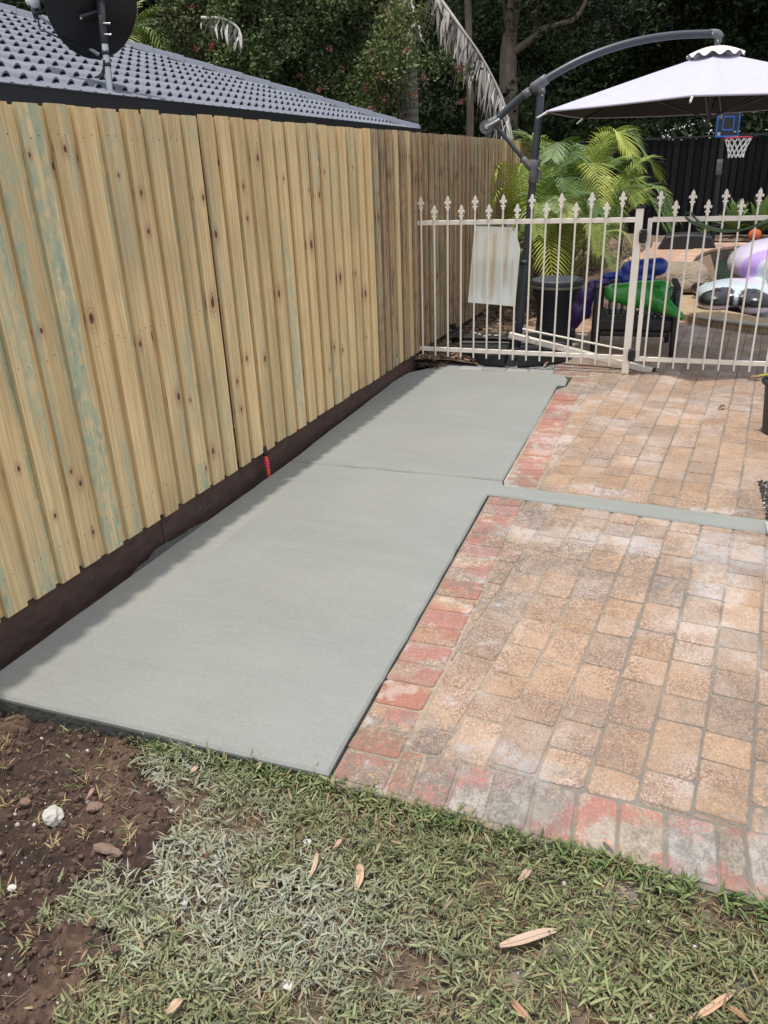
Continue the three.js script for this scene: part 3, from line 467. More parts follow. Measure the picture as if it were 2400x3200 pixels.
  const capGeo = (() => { const s = new THREE.Shape(); s.moveTo(-0.115, -0.045); s.lineTo(-0.06, 0.022); s.quadraticCurveTo(0, 0.052, 0.06, 0.022); s.lineTo(0.115, -0.045); s.lineTo(0.1, -0.045); s.quadraticCurveTo(0, 0.06, -0.1, -0.045); return new THREE.ExtrudeGeometry(s, { depth: capL, bevelEnabled: true, bevelSize: 0.004, bevelThickness: 0.004, bevelSegments: 1 }); })();
  const n = Math.floor(RUN * Math.sqrt(2 + tp * tp) / 0.385);
  for (let i = 0; i < n; i++) { const m = mesh('hip_tile', capGeo, hipM, roof), s = i * 0.385 - 0.08; m.position.set(dir.x * s, EY + 0.055 + dir.y * s, dir.z * s); m.lookAt(m.position.clone().add(V3(house.position.x, house.position.y, house.position.z)).add(dir)); m.rotateX(0.03); }
  mesh('hip_mortar', limb([V3(0.05, EY - 0.01, -0.05), V3(dir.x * 6.3, EY - 0.005 + dir.y * 6.3, dir.z * 6.3)], [0.075], 8), mat(0.10, 0.105, 0.115, 0.9), roof);
  { const m = mesh('ridge_tile', new THREE.ExtrudeGeometry(new THREE.Shape([[-0.12, -0.05], [-0.05, 0.04], [0.05, 0.04], [0.12, -0.05]].map(p => new THREE.Vector2(...p))), { depth: LEN - 2 * RUN, bevelEnabled: false }), hipM, roof); m.position.set(-RUN, EY + RUN * tp + 0.04, RUN); }
}
// satellite dish on its mast
{
  const b = atX(347, 318, -3.93), d = thing('satellite_dish', 'black satellite dish on a galvanised mast fixed to the tiled roof', 'satellite dish', [b.x, b.y, b.z]);
  const L = v => v.sub(V3(b.x, b.y, b.z));
  const top = L(atX(319, 56, -3.95)), steel = mat(0.42, 0.44, 0.47, 0.35, { metalness: 0.6 }), blk = mat(0.012, 0.013, 0.016, 0.42), bolt = mat(0.55, 0.55, 0.55, 0.3, { metalness: 0.8 });
  const A = t => top.clone().multiplyScalar(t);
  mesh('mast', limb([A(0), A(0.7)], [0.024], 16), steel, d); mesh('mast_sleeve', limb([A(0.69), A(1.02)], [0.026], 16), blk, d);
  mesh('foot', [box(0.05, 0.02, 0.12, 0, -0.005, 0, 0, 0, -0.3), box(0.05, 0.06, 0.06, 0, 0.025, 0)], mat(0.05, 0.05, 0.05, 0.6), d);
  for (const t of [0.42, 0.56]) mesh('clamp_band', limb([A(t), A(t + 0.05)], [0.028], 16), blk, d);
  const nrm = V3(-0.80, 0.34, -0.52).normalize(), cen = top.clone().add(V3(-0.11, 0.13, -0.11));
  const refl = (() => { const R = 0.37, pts = []; for (let i = 0; i <= 16; i++) { const r = R * i / 16; pts.push([r, 0.09 * (r / R) ** 2]); } pts.push([R + 0.006, 0.097], [R + 0.007, 0.088], [R, 0.082]); for (let i = 15; i >= 0; i--) { const r = R * i / 16; pts.push([Math.max(0.0001, r), 0.09 * (r / R) ** 2 - 0.004]); } return lathe(pts, 48).scale(0.9, 1, 1.04); })();
  const rm = mesh('reflector', refl, blk, d); rm.position.copy(cen);
  const q = new THREE.Quaternion(); { const zAx = V3(0, 1, 0).addScaledVector(nrm, -nrm.y).normalize(), xAx = new THREE.Vector3().crossVectors(nrm, zAx); q.setFromRotationMatrix(new THREE.Matrix4().makeBasis(xAx, nrm, zAx)); } rm.quaternion.copy(q);
  const loc = (x, y, z) => V3(x, y, z).applyQuaternion(q).add(cen);
  const strip = (a, b, w) => limb([a, b], [w], 6);
  mesh('bracket', [strip(loc(-0.1, -0.02, 0.06), loc(0.07, -0.02, 0.09), 0.02), strip(loc(-0.13, -0.02, -0.11), loc(0.05, -0.03, -0.05), 0.02), strip(loc(0, -0.03, 0.1), loc(0.02, -0.05, -0.12), 0.026), strip(loc(0.02, -0.04, 0), top.clone().multiplyScalar(0.97), 0.03), strip(loc(0.02, -0.04, -0.08), top.clone().multiplyScalar(0.85), 0.024)], blk, d);
  mesh('bolts', [[-0.1, 0.06], [0.07, 0.09], [-0.13, -0.11], [-0.02, 0.03], [0.0, -0.04]].map(([x, z]) => { const p = loc(x, -0.045, z); return ball(0.009, p.x, p.y, p.z, 1, 1, 1, 8); }).concat([0.8, 0.93].map(t => { const p = A(t); return rod(V3(p.x + 0.02, p.y, p.z + 0.02), V3(p.x + 0.07, p.y - 0.005, p.z + 0.01), 0.006, 6); })), bolt, d);
  const lnb = L(atX(112, 25, -4.48)), bot = loc(0, 0.07, -0.36);
  mesh('feed_arm', limb([bot.clone().add(V3(0.03, 0, 0)), lnb.clone().add(V3(0.03, -0.05, 0.02))], [0.014], 8), steel, d);
  const h = mesh('receiver', [limb([lnb.clone().add(V3(0.02, -0.06, 0.02)), lnb.clone().add(V3(0, 0.0, 0))], [0.03, 0.036], 12), ball(0.042, lnb.x - 0.02, lnb.y + 0.03, lnb.z - 0.02)], blk, d);
  mesh('receiver_cap', [ball(0.043, lnb.x + 0.035, lnb.y + 0.03, lnb.z + 0.05, 0.75, 1, 1), ball(0.04, lnb.x - 0.04, lnb.y + 0.045, lnb.z - 0.01, 1, 0.8, 0.9)], mat(0.7, 0.72, 0.74, 0.4), h);
  mesh('cable', [limb([loc(0.02, -0.05, -0.15), loc(0.0, -0.07, -0.42), A(0.42).add(V3(-0.1, -0.06, 0.02)), A(0.36).add(V3(-0.03, -0.02, 0.02)), A(0.5).add(V3(0.0, 0, 0.03))], [0.007], 6, 6), limb([lnb.clone().add(V3(0.02, -0.04, 0.02)), lnb.clone().add(V3(0.03, -0.14, 0.03)), lnb.clone().add(V3(0.1, -0.16, 0.06)), bot], [0.006], 6, 6)], blk, d);
}
// ------------------------------------------------------------------ pool fence, post and gate
const cream = new THREE.MeshStandardMaterial({ roughness: 0.5, map: colourTex(256, 256, (u, v, o) => { const n = fbm(u * 9, v * 9, 161), s = fbm(u * 70, v * 50, 162), k = 0.93 + 0.12 * n; o[0] = 0.84 * k; o[1] = 0.78 * k; o[2] = 0.69 * k; const d = sstep(0.64, 0.78, s) * 0.2; o[0] = lerp(o[0], 0.36, d); o[1] = lerp(o[1], 0.31, d); o[2] = lerp(o[2], 0.26, d); }) });
const blackPlastic = mat(0.014, 0.014, 0.016, 0.4);
const finialGeo = (() => {
  const s = new THREE.Shape(), h = [[0, 0.058], [0.010, 0.042], [0.014, 0.028], [0.010, 0.014], [0.0075, 0.009], [0.012, 0.013], [0.020, 0.017], [0.027, 0.012], [0.0285, 0.003], [0.025, -0.006], [0.022, -0.002], [0.019, 0.004], [0.014, 0.0005], [0.010, -0.010], [0.011, -0.018], [0.009, -0.022], [0.010, -0.028], [0.017, -0.026], [0.020, -0.031], [0.016, -0.037], [0.009, -0.039]];
  h.forEach((p, i) => i ? s.lineTo(...p) : s.moveTo(...p)); h.slice(1).reverse().forEach(p => s.lineTo(-p[0], p[1]));
  const g = new THREE.ExtrudeGeometry(s, { depth: 0.006, bevelEnabled: true, bevelSize: 0.002, bevelThickness: 0.0045, bevelSegments: 2 }).translate(0, 0, -0.003);
  return join([g, rbox(0.022, 0.006, 0.018, 0.002, 0, -0.014, 0), rbox(0.018, 0.005, 0.016, 0.002, 0, -0.023, 0), cyl(0.0125, 0.0105, 0.022, 0, -0.059, 0, 12)]);
})();
const barT = new THREE.CylinderGeometry(0.008, 0.008, 1, 10);
const GZ = -6.95;
const bar = (parent, x, tall, y0) => {
  const top = tall ? 1.365 : 1.292, b = mesh('picket', barT, cream, parent); b.scale.y = top - y0; b.position.set(x, (top + y0) / 2, 0.017);
  const f = mesh('finial', finialGeo, cream, b); f.position.set(0, 0.5 + 0.05 / (top - y0), 0); f.scale.set(1, 1 / (top - y0), 1);
};
{
  const p = thing('pool_fence_panel', 'cream steel pool fence panel with spear finials fixed beside the paling fence', 'fence', [-1.30, 0, GZ]);
  const X = x => x + 1.30;
  for (let i = 0; i < 15; i++) bar(p, X(-2.136 + i * 0.1215), i % 2 === 0, 0.088 - 0.02 * i / 14);
  mesh('rail', rbox(1.92, 0.038, 0.025, 0.003, X(-1.285), 1.258, 0), cream, p);
  mesh('rail', rbox(1.90, 0.038, 0.025, 0.003, X(-1.275), 0.142, 0, 0, 0, -0.006), cream, p);
}
{
  const p = thing('gate_post', 'square cream steel gate post with a black cap', 'post', [-0.296, 0, GZ]);
  mesh('post_tube', rbox(0.06, 1.345, 0.06, 0.005, 0, 0.6725, 0), cream, p);
  mesh('cap', [rbox(0.066, 0.018, 0.066, 0.004, 0, 1.352, 0), new THREE.ConeGeometry(0.045, 0.02, 4).rotateY(Math.PI / 4).translate(0, 1.37, 0)], blackPlastic, p);
}
{
  const g = thing('pool_gate', 'cream steel pool gate with spear finials hung on the gate post', 'gate', [-0.21, 0, GZ]);
  mesh('stile', rbox(0.035, 1.16, 0.03, 0.003, 0, 0.69, 0), cream, g);
  for (let i = 0; i < 9; i++) bar(g, 0.063 + i * 0.1192, i % 2 === 0, 0.062);
  mesh('rail', rbox(1.04, 0.038, 0.025, 0.003, 0.537, 1.258, 0), cream, g); mesh('rail', rbox(1.04, 0.038, 0.025, 0.003, 0.537, 0.13, 0), cream, g);
  mesh('stile', rbox(0.035, 1.16, 0.03, 0.003, 1.075, 0.69, 0), cream, g);
  for (const y of [1.135, 0.17]) { const h = mesh('hinge', [rbox(0.062, 0.085, 0.04, 0.01, -0.043, y, 0.045), rbox(0.05, 0.11, 0.028, 0.01, -0.043, y, 0.05), cyl(0.014, 0.014, 0.1, -0.043, y - 0.05, 0.066, 10)], blackPlastic, g); mesh('screw', [ball(0.006, -0.06, y + 0.03, 0.066, 1, 1, 0.5, 8), ball(0.006, -0.026, y - 0.03, 0.066, 1, 1, 0.5, 8)], mat(0.2, 0.2, 0.2, 0.4, { metalness: 0.7 }), h); }
}
// right-hand post of the gate
{
  const p = thing('latch_post', 'square cream steel latch post behind the black pot', 'post', [0.955, 0, GZ]);
  mesh('post_tube', rbox(0.06, 1.345, 0.06, 0.005, 0, 0.6725, 0), cream, p); mesh('cap', rbox(0.066, 0.02, 0.066, 0.004, 0, 1.355, 0), blackPlastic, p);
}
// green dog lead looped over the gate
{
  const B = (x, y, dz = 0) => { const p = atZ(1800 + x * 0.36166, 580 + y * 0.36166, GZ + 0.045 + dz); return p; };
  const o = B(945, 240), t = thing('dog_lead', 'dark green webbing lead draped along the pool gate', 'lead', [o.x, o.y, o.z]);
  const ribbon = (pts, w) => { const c = new THREE.CatmullRomCurve3(pts.map(p => p.clone().sub(o))), n = 60, pos = [], idx = []; for (let i = 0; i <= n; i++) { const p = c.getPoint(i / n), a = 0.5 + 0.35 * Math.sin(i * 0.22); const d = V3(0, Math.cos(a), Math.sin(a)).multiplyScalar(w / 2); for (const [s, e] of [[1, 1], [-1, 1], [-1, -1], [1, -1]]) pos.push(p.x + s * d.x, p.y + s * d.y + e * 0.0012, p.z + s * d.z + e * 0.0012); } for (let i = 0; i < n; i++) for (let k = 0; k < 4; k++) { const a = i * 4 + k, b = i * 4 + (k + 1) % 4; idx.push(a, b, a + 4, b, b + 4, a + 4); } const g = new THREE.BufferGeometry(); g.setAttribute('position', new THREE.Float32BufferAttribute(pos, 3)); g.setIndex(idx); g.computeVertexNormals(); return g; };
  const webM = mat(0.085, 0.135, 0.085, 0.8);
  mesh('strap', ribbon([B(950, 245, -0.05), B(945, 270), B(1010, 320), B(1130, 360), B(1270, 390), B(1400, 388), B(1540, 350), B(1660, 305), B(1850, 250), B(2000, 290)], 0.03), webM, t);
  mesh('loop', ribbon([B(945, 235, -0.06), B(985, 240, -0.03), B(1020, 268, 0.01), B(1055, 312, 0.012), B(1110, 345, 0.008)], 0.028), webM, t);
}
// safety sign tied to the back of the pool fence
{
  const C = (x, y) => atZ(1250 + x * 0.36166, 580 + y * 0.36166, -7.0), o = C(800, 1020), t = thing('safety_sign', 'faded pale blue plastic sign with rust streaks tied to the pool fence', 'sign', [o.x, o.y, o.z]);
  const pts = [[645, 348], [1000, 362], [1020, 470], [1040, 545], [995, 1045], [790, 1025], [588, 1008], [615, 700]].map(([x, y]) => { const p = C(x, y).sub(o); return new THREE.Vector2(p.x, p.y); });
  const g = new THREE.ExtrudeGeometry(new THREE.Shape(pts), { depth: 0.004, bevelEnabled: false }); { const u = g.attributes.uv, p = g.attributes.position; for (let i = 0; i < p.count; i++) u.setXY(i, (p.getX(i) + 0.26) / 0.5, p.getY(i) / 0.68); }
  const tex = colourTex(256, 384, (u, v, o) => {
    const n = fbm(u * 5, v * 6, 171); o[0] = 0.74 + 0.08 * n; o[1] = 0.82 + 0.05 * n; o[2] = 0.83 + 0.04 * n;
    const blk = sstep(0.05, 0.12, u) * sstep(0.95, 0.8, u) * sstep(0.55, 0.45, Math.abs(((v * 5.3) % 1) - 0.5) + 0.15 * (fbm(u * 9, v * 9, 172) - 0.5)) * sstep(0.15, 0.3, v) * 0.35; o[0] = lerp(o[0], 0.72, blk); o[1] = lerp(o[1], 0.68, blk); o[2] = lerp(o[2], 0.52, blk);
    for (const [x, w, a, lo, hi] of [[0.17, 0.035, 0.5, 0.1, 0.92], [0.36, 0.03, 0.45, 0.02, 0.85], [0.52, 0.045, 0.75, 0.02, 0.9], [0.74, 0.035, 0.65, 0.25, 0.95], [0.86, 0.02, 0.3, 0.1, 0.6]]) { const s = Math.exp(-(((u - x - 0.06 * (v - 0.5)) / w) ** 2)) * sstep(lo - 0.05, lo + 0.1, v) * sstep(hi + 0.03, hi - 0.05, v) * a * 1.15 * (0.45 + 0.7 * fbm(u * 30, v * 8, 173)); o[0] = lerp(o[0], 0.56, s); o[1] = lerp(o[1], 0.40, s); o[2] = lerp(o[2], 0.20, s); }
  });
  mesh('panel', g, new THREE.MeshStandardMaterial({ map: tex, roughness: 0.5, side: THREE.DoubleSide }), t);
  mesh('cable_tie', [C(640, 365), C(990, 368)].map(p => { p.sub(o); return new THREE.TorusGeometry(0.016, 0.002, 6, 16).rotateY(1.2).translate(p.x, p.y, p.z + 0.04); }), blackPlastic, t);
}

const leafYellow = new THREE.MeshPhysicalMaterial({ color: rgb(0.42, 0.40, 0.05), roughness: 0.45, side: THREE.DoubleSide, transmission: 0.2, thickness: 0 }), leafLime = new THREE.MeshPhysicalMaterial({ color: rgb(0.2, 0.33, 0.05), roughness: 0.45, side: THREE.DoubleSide, transmission: 0.2, thickness: 0 });
const agaveA = mat(0.14, 0.235, 0.07, 0.5), agaveB = mat(0.2, 0.30, 0.09, 0.5);

// ------------------------------------------------------------------ cantilever umbrella
{
  const b = [-1.37, 0, -7.5], t = thing('cantilever_umbrella', 'grey cantilever umbrella with curved arm and pale hexagonal canopy', 'umbrella', b);
  const L = v => V3(v.x - b[0], v.y - b[1], v.z - b[2]);
  const steel = mat(0.045, 0.055, 0.068, 0.38, { metalness: 0.2 }), joint = mat(0.12, 0.12, 0.13, 0.55), bright = mat(0.5, 0.5, 0.5, 0.35, { metalness: 0.6 });
  // weighted base: four quadrant tubs round a cross
  const tub = (() => { const s = new THREE.Shape(), R = 0.53, r = 0.07; s.moveTo(r, r); s.lineTo(R * 0.93, r); s.absarc(0, 0, R, 0.14, Math.PI / 2 - 0.14, false); s.lineTo(r, R * 0.93); s.lineTo(r, r); return new THREE.ExtrudeGeometry(s, { depth: 0.075, bevelEnabled: true, bevelSize: 0.018, bevelThickness: 0.018, bevelSegments: 3, curveSegments: 14 }).rotateX(-Math.PI / 2).translate(0, 0.018, 0); })();
  for (let i = 0; i < 4; i++) { const q = mesh('base_weight', tub, mat(0.016, 0.017, 0.019, 0.5), t); q.rotation.y = i * Math.PI / 2 + 0.12; mesh('filler_cap', cyl(0.03, 0.028, 0.012, 0.26, 0.111, -0.26), mat(0.02, 0.02, 0.022, 0.5), q); }
  mesh('cross_foot', [box(1.0, 0.05, 0.06, 0, 0.03, 0, 0, 0.12), box(0.06, 0.05, 1.0, 0, 0.03, 0, 0, 0.12)], steel, t);
  const p0 = L(V3(-1.365, 0.04, -7.6)), p1 = L(V3(-1.236, 2.29, -7.6)), P = k => p0.clone().lerp(p1, k);
  mesh('pole', limb([p0, p1], [0.034], 20), steel, t); mesh('pole_sleeve', [limb([P(0), P(0.36)], [0.039], 20), limb([P(0.355), P(0.37)], [0.042], 20)], steel, t);
  const S4 = (x, y, z) => L(atZ(1500 + x * 0.5425, 80 + y * 0.5425, z));
  const arm = [S4(70, 565, -7.6), S4(240, 410, -7.6), S4(345, 335, -7.6), S4(400, 297, -7.62), S4(600, 190, -7.7), S4(850, 103, -7.82), S4(1100, 58, -7.93), S4(1345, 46, -8.0)];
  mesh('arm', limb(arm, [0.031, 0.031], 18, 6), steel, t);
  const aJ = (i, j, k, r) => limb([arm[i].clone().lerp(arm[j], k[0]), arm[i].clone().lerp(arm[j], k[1])], [r], 18);
  mesh('arm_joint', [limb([S4(300, 365, -7.6), S4(385, 305, -7.605)], [0.043], 20), limb([S4(352, 340, -7.6), P(0.985)], [0.036, 0.04], 16), aJ(1, 2, [0.1, 0.45], 0.036)], joint, t);
  mesh('crank_housing', [limb([S4(35, 595, -7.6), S4(50, 580, -7.6), S4(105, 535, -7.6)], [0.05, 0.056, 0.034], 16), cyl(0.057, 0.057, 0.08, 0, -0.035, 0, 24).rotateX(Math.PI / 2).translate(...S4(40, 585, -7.6).toArray())], joint, t);
  mesh('crank_handle', [limb([S4(40, 582, -7.54), S4(105, 545, -7.54)], [0.011], 10), cyl(0.018, 0.018, 0.03, 0, -0.015, 0).rotateX(Math.PI / 2).translate(...S4(40, 582, -7.55).toArray()), ball(0.013, ...S4(107, 543, -7.54).toArray())], bright, t);
  const collar = S4(318, 790, -7.6);
  mesh('strut', limb([S4(92, 580, -7.6), S4(250, 770, -7.6)], [0.017], 12), steel, t);
  mesh('strut_collar', [limb([S4(245, 765, -7.6), S4(300, 825, -7.6)], [0.028, 0.034], 16), limb([S4(322, 772, -7.6), S4(305, 905, -7.6)], [0.045], 20), limb([S4(335, 820, -7.56), S4(350, 840, -7.55), S4(345, 890, -7.55)], [0.009, 0.01, 0.007], 8)], joint, t);
  const elbow = S4(1375, 55, -8.0), hub = L(V3(0.15, 2.505, -8.0));
  mesh('elbow', [limb([S4(1320, 46, -8), S4(1365, 48, -8), S4(1388, 75, -8)], [0.032, 0.034, 0.032], 16), limb([S4(1372, 70, -8), S4(1362, 140, -8)], [0.026, 0.024], 14), ball(0.03, ...S4(1372, 85, -8).toArray())], joint, t);
  mesh('bolts', [S4(1340, 46, -7.965), S4(1370, 88, -7.965), S4(362, 368, -7.56), S4(358, 402, -7.565), S4(275, 380, -7.565), S4(318, 785, -7.56)].map(p => ball(0.007, p.x, p.y, p.z, 1, 1, 0.6, 8)), bright, t);
  // canopy: six gores sagging between the ribs
  const R = 1.43, drop = 0.395, N = 6, a0 = 204 * Math.PI / 180, canopyY = hub.y;
  const surf = (r, phi, dy = 0) => { const k = (((phi - a0) / (Math.PI / 3)) % 1 + 1) % 1, ap = Math.cos(Math.PI / 6) / Math.cos((k - 0.5) * Math.PI / 3), rad = r * R * ap, sag = 0.05 * Math.sin(k * Math.PI) * r * (1 - 0.9 * r) + 0.0 * Math.sin(k * Math.PI) * r * r; return V3(hub.x + Math.cos(phi) * rad / Math.cos(Math.PI / 6) * Math.cos(Math.PI / 6), canopyY - drop * Math.pow(r, 1.05) - sag + dy, hub.z - Math.sin(phi) * rad); };
  const gore = (dy, r0 = 0.02, r1 = 1, n = 84, m = 12) => { const pos = [], uv = [], idx = []; for (let i = 0; i <= m; i++) for (let j = 0; j <= n; j++) { const r = lerp(r0, r1, i / m), p = surf(r, a0 + j / n * Math.PI * 2, dy); pos.push(p.x, p.y, p.z); uv.push(j / n * 24, r * 8); } for (let i = 0; i < m; i++) for (let j = 0; j < n; j++) { const a = i * (n + 1) + j, c = a + n + 1; idx.push(a, c, a + 1, a + 1, c, c + 1); } const g = new THREE.BufferGeometry(); g.setAttribute('position', new THREE.Float32BufferAttribute(pos, 3)); g.setAttribute('uv', new THREE.Float32BufferAttribute(uv, 2)); g.setIndex(idx); g.computeVertexNormals(); return g; };
  const cloth = colourTex(256, 256, (u, v, o) => { const n = fbm(u * 5, v * 5, 181), w = noise(u * 160, v * 160, 182), k = 0.9 + 0.14 * n + 0.05 * (w - 0.5); o[0] = 0.49 * k; o[1] = 0.475 * k; o[2] = 0.59 * k; });
  const clothM = new THREE.MeshStandardMaterial({ map: cloth, roughness: 0.85, side: THREE.DoubleSide });
  const can = mesh('canopy', gore(0), clothM, t);
  mesh('dark_underside', gore(-0.008), mat(0.02, 0.016, 0.017, 0.95), can);  // separate near-black sheet set just below the cloth
  mesh('hem', (() => { const pts = []; for (let j = 0; j <= 120; j++) pts.push(surf(1.0, a0 + j / 120 * Math.PI * 2, -0.006)); return limb(pts, [0.008], 6, 1); })(), clothM, can);
  // little scalloped vent cap
  mesh('vent', (() => { const pos = [], idx = [], n = 72, m = 5; for (let i = 0; i <= m; i++) for (let j = 0; j <= n; j++) { const r = 0.03 + 0.2 * i / m, a = j / n * Math.PI * 2, y = canopyY + 0.045 - 0.07 * (i / m) ** 1.5 + (i / m) * 0.016 * Math.sin(a * 12); pos.push(hub.x + Math.cos(a) * r, y, hub.z + Math.sin(a) * r); } for (let i = 0; i < m; i++) for (let j = 0; j < n; j++) { const a = i * (n + 1) + j, c = a + n + 1; idx.push(a, c, a + 1, a + 1, c, c + 1); } const g = new THREE.BufferGeometry(); g.setAttribute('position', new THREE.Float32BufferAttribute(pos, 3)); g.setIndex(idx); g.computeVertexNormals(); return g; })(), mat(0.62, 0.59, 0.57, 0.8), can);
  mesh('hub_rod', limb([L(atZ(1500 + 1362 * 0.5425, 80 + 130 * 0.5425, -8)), V3(hub.x, hub.y - 0.55, hub.z)], [0.018], 12), joint, t);
  for (let i = 0; i < N; i++) { const ph = a0 + i * Math.PI / 3, e = surf(1.03, ph, -0.02), s = surf(0.03, ph, -0.03), m = surf(0.55, ph, -0.03); const rb = mesh('rib', limb([s, m, e], [0.009, 0.009, 0.008], 8), i === 0 || i === 1 ? joint : steel, t); mesh('stay', limb([V3(hub.x, hub.y - 0.5, hub.z), m], [0.007], 6), steel, rb); mesh('rib_tip', limb([surf(0.985, ph, -0.012), surf(1.055, ph, -0.03)], [0.012, 0.008], 8), mat(0.55, 0.55, 0.55, 0.5), rb); }
}
// ------------------------------------------------------------------ things by the pool fence
const C2 = (x, y, h = 0) => at(1250 + x * 0.36166, 580 + y * 0.36166, h), C2z = (x, y, z) => atZ(1250 + x * 0.36166, 580 + y * 0.36166, z);
const B3 = (x, y, h = 0) => at(1800 + x * 0.36166, 580 + y * 0.36166, h), B3z = (x, y, z) => atZ(1800 + x * 0.36166, 580 + y * 0.36166, z);
{ // woven drum table
  const t = thing('drum_table', 'black woven resin drum table with a round grey lid', 'table', [-1.10, 0, -8.32]);
  const wick = greyTex(256, 128, (u, v) => { const r = Math.floor(v * 16), s = ((u * 16 + (r % 2) * 0.5) % 1); return 0.25 + 0.75 * Math.sin(Math.PI * s) * Math.sin(Math.PI * ((v * 16) % 1)); }, 3, 1.2);
  const wm = new THREE.MeshStandardMaterial({ color: rgb(0.022, 0.025, 0.034), roughness: 0.55, bumpMap: wick, bumpScale: 0.006 });
  mesh('body', lathe([[0.001, 0.01], [0.2, 0.01], [0.215, 0.03], [0.205, 0.12], [0.198, 0.22], [0.205, 0.32], [0.222, 0.42], [0.245, 0.5], [0.255, 0.54], [0.25, 0.545], [0.001, 0.545]], 48), wm, t);
  mesh('lid', lathe([[0.001, 0.55], [0.262, 0.55], [0.268, 0.56], [0.27, 0.6], [0.262, 0.612], [0.24, 0.618], [0.001, 0.622]], 48), mat(0.05, 0.055, 0.066, 0.5), t);
  mesh('rim_band', [new THREE.TorusGeometry(0.262, 0.006, 8, 60).rotateX(Math.PI / 2).translate(0, 0.553, 0), new THREE.TorusGeometry(0.258, 0.006, 8, 60).rotateX(Math.PI / 2).translate(0, 0.538, 0)], mat(0.30, 0.30, 0.24, 0.5), t);
}
{ // resin armchair
  const t = thing('resin_armchair', 'black slatted resin armchair holding a pile of inflatables', 'chair', [-0.30, 0, -7.95], 0.06);
  const m = mat(0.012, 0.014, 0.018, 0.38);
  mesh('front_lip', [rbox(0.66, 0.11, 0.04, 0.018, 0, 0.285, 0.285), rbox(0.62, 0.05, 0.035, 0.015, 0, 0.2, 0.28)], m, t);
  mesh('seat_frame', [rbox(0.62, 0.055, 0.05, 0.02, 0, 0.33, 0.25), rbox(0.64, 0.06, 0.045, 0.02, 0, 0.245, 0.265), rbox(0.05, 0.06, 0.55, 0.02, -0.3, 0.33, 0), rbox(0.05, 0.06, 0.55, 0.02, 0.3, 0.33, 0), rbox(0.62, 0.05, 0.05, 0.02, 0, 0.30, -0.27)], m, t);
  for (let i = 0; i < 11; i++) mesh('seat_slat', rbox(0.042, 0.025, 0.52, 0.008, -0.26 + i * 0.052, 0.345 - 0.008 * Math.sin(i / 10 * Math.PI), -0.01, -0.05), m, t);
  for (const s of [-1, 1]) { mesh('leg', limb([V3(s * 0.36, 0, 0.30), V3(s * 0.355, 0.3, 0.28), V3(s * 0.35, 0.6, 0.24)], [0.028, 0.034, 0.032], 8), m, t); mesh('leg', limb([V3(s * 0.34, 0, -0.36), V3(s * 0.33, 0.55, -0.28)], [0.024, 0.03], 8), m, t); mesh('armrest', rbox(0.06, 0.03, 0.6, 0.012, s * 0.35, 0.615, -0.04), m, t); }
  for (let i = 0; i < 9; i++) mesh('back_slat', limb([V3(-0.24 + i * 0.06, 0.33, -0.27), V3(-0.24 + i * 0.06, 0.45, -0.48), V3(-0.22 + i * 0.055, 0.54, -0.68)], [0.018], 6), m, t);
  mesh('back_rail', rbox(0.58, 0.04, 0.06, 0.015, 0, 0.545, -0.7), m, t);
}
{ // green inflatable
  const z = -7.78, q = (x, y, dz = 0) => { const p = B3z(x, y, z + dz); return [p.x, p.y, p.z]; };
  const pA = q(320, 925), pB = q(520, 940, -0.02), pC = q(720, 920, -0.06), pD = q(640, 990), pE = q(760, 1035, 0.12), pF = q(915, 1135, 0.24);
  const f = (x, y, zz) => { const p = [x, y, zz]; let d = capsule(p, pA, pB, 0.085, 0.115); d = smin(d, capsule(p, pB, pC, 0.115, 0.115), 0.05); d = smin(d, capsule(p, pD, pE, 0.09, 0.072), 0.06); d = smin(d, capsule(p, pE, pF, 0.072, 0.028), 0.02); return d + 0.004 * Math.sin(x * 60 + y * 22) * sstep(0.02, 0.0, Math.abs(y - pB[1] + 0.07)); };
  const t = thing('green_inflatable', 'glossy green inflatable with a tapering tail slumped on the armchair', 'inflatable', [...pB]);
  const g = blob(f, [pB[0] + 0.1, pB[1], pB[2]], 0.42, 64).translate(-pB[0], -pB[1], -pB[2]);
  mesh('body', g, new THREE.MeshPhysicalMaterial({ color: rgb(0.03, 0.26, 0.035), roughness: 0.3, clearcoat: 0.4 }), t);
  const lines = [0, 1, 2, 3, 4].map(i => { const a = q(645 + (i > 3 ? 20 : 0), 858 + i * 7, 0.118), w = i > 3 ? 0.03 : 0.07; return box(w, 0.0035, 0.002, a[0] - pB[0] + 0.05, a[1] - pB[1], a[2] - pB[2] + 0.002, -0.6, 0.1, -0.1); });
  mesh('warning_print', lines, mat(0.008, 0.05, 0.012, 0.5), t);
}
{ // blue ring roll and the slack part
  const z = -8.12, q = (x, y, dz = 0) => { const p = B3z(x, y, z + dz); return [p.x, p.y, p.z]; };
  const a = q(470, 725), b = q(715, 700), c = q(390, 770, 0.02), d = q(260, 785, 0.05), e = q(430, 810, 0.05), h = q(640, 800, 0.03);
  const f = (x, y, zz) => { const p = [x, y, zz]; let s = capsule(p, a, b, 0.088, 0.084); s = smin(s, capsule(p, c, d, 0.04, 0.035), 0.03); s = smin(s, capsule(p, e, h, 0.05, 0.045), 0.03); s = smin(s, capsule(p, c, a, 0.035, 0.03), 0.03); return s + 0.002 * Math.sin(x * 40) * Math.sin(y * 55 + zz * 20); };
  const t = mesh('blue_inflatable', blob(f, [(a[0] + b[0]) / 2 - 0.08, a[1] - 0.05, z], 0.42, 60), new THREE.MeshPhysicalMaterial({ color: rgb(0.018, 0.045, 0.30), roughness: 0.36, clearcoat: 0.25 }));
  tag(t, 'matt blue inflatable roll lying on top of the armchair pile', 'inflatable');
}
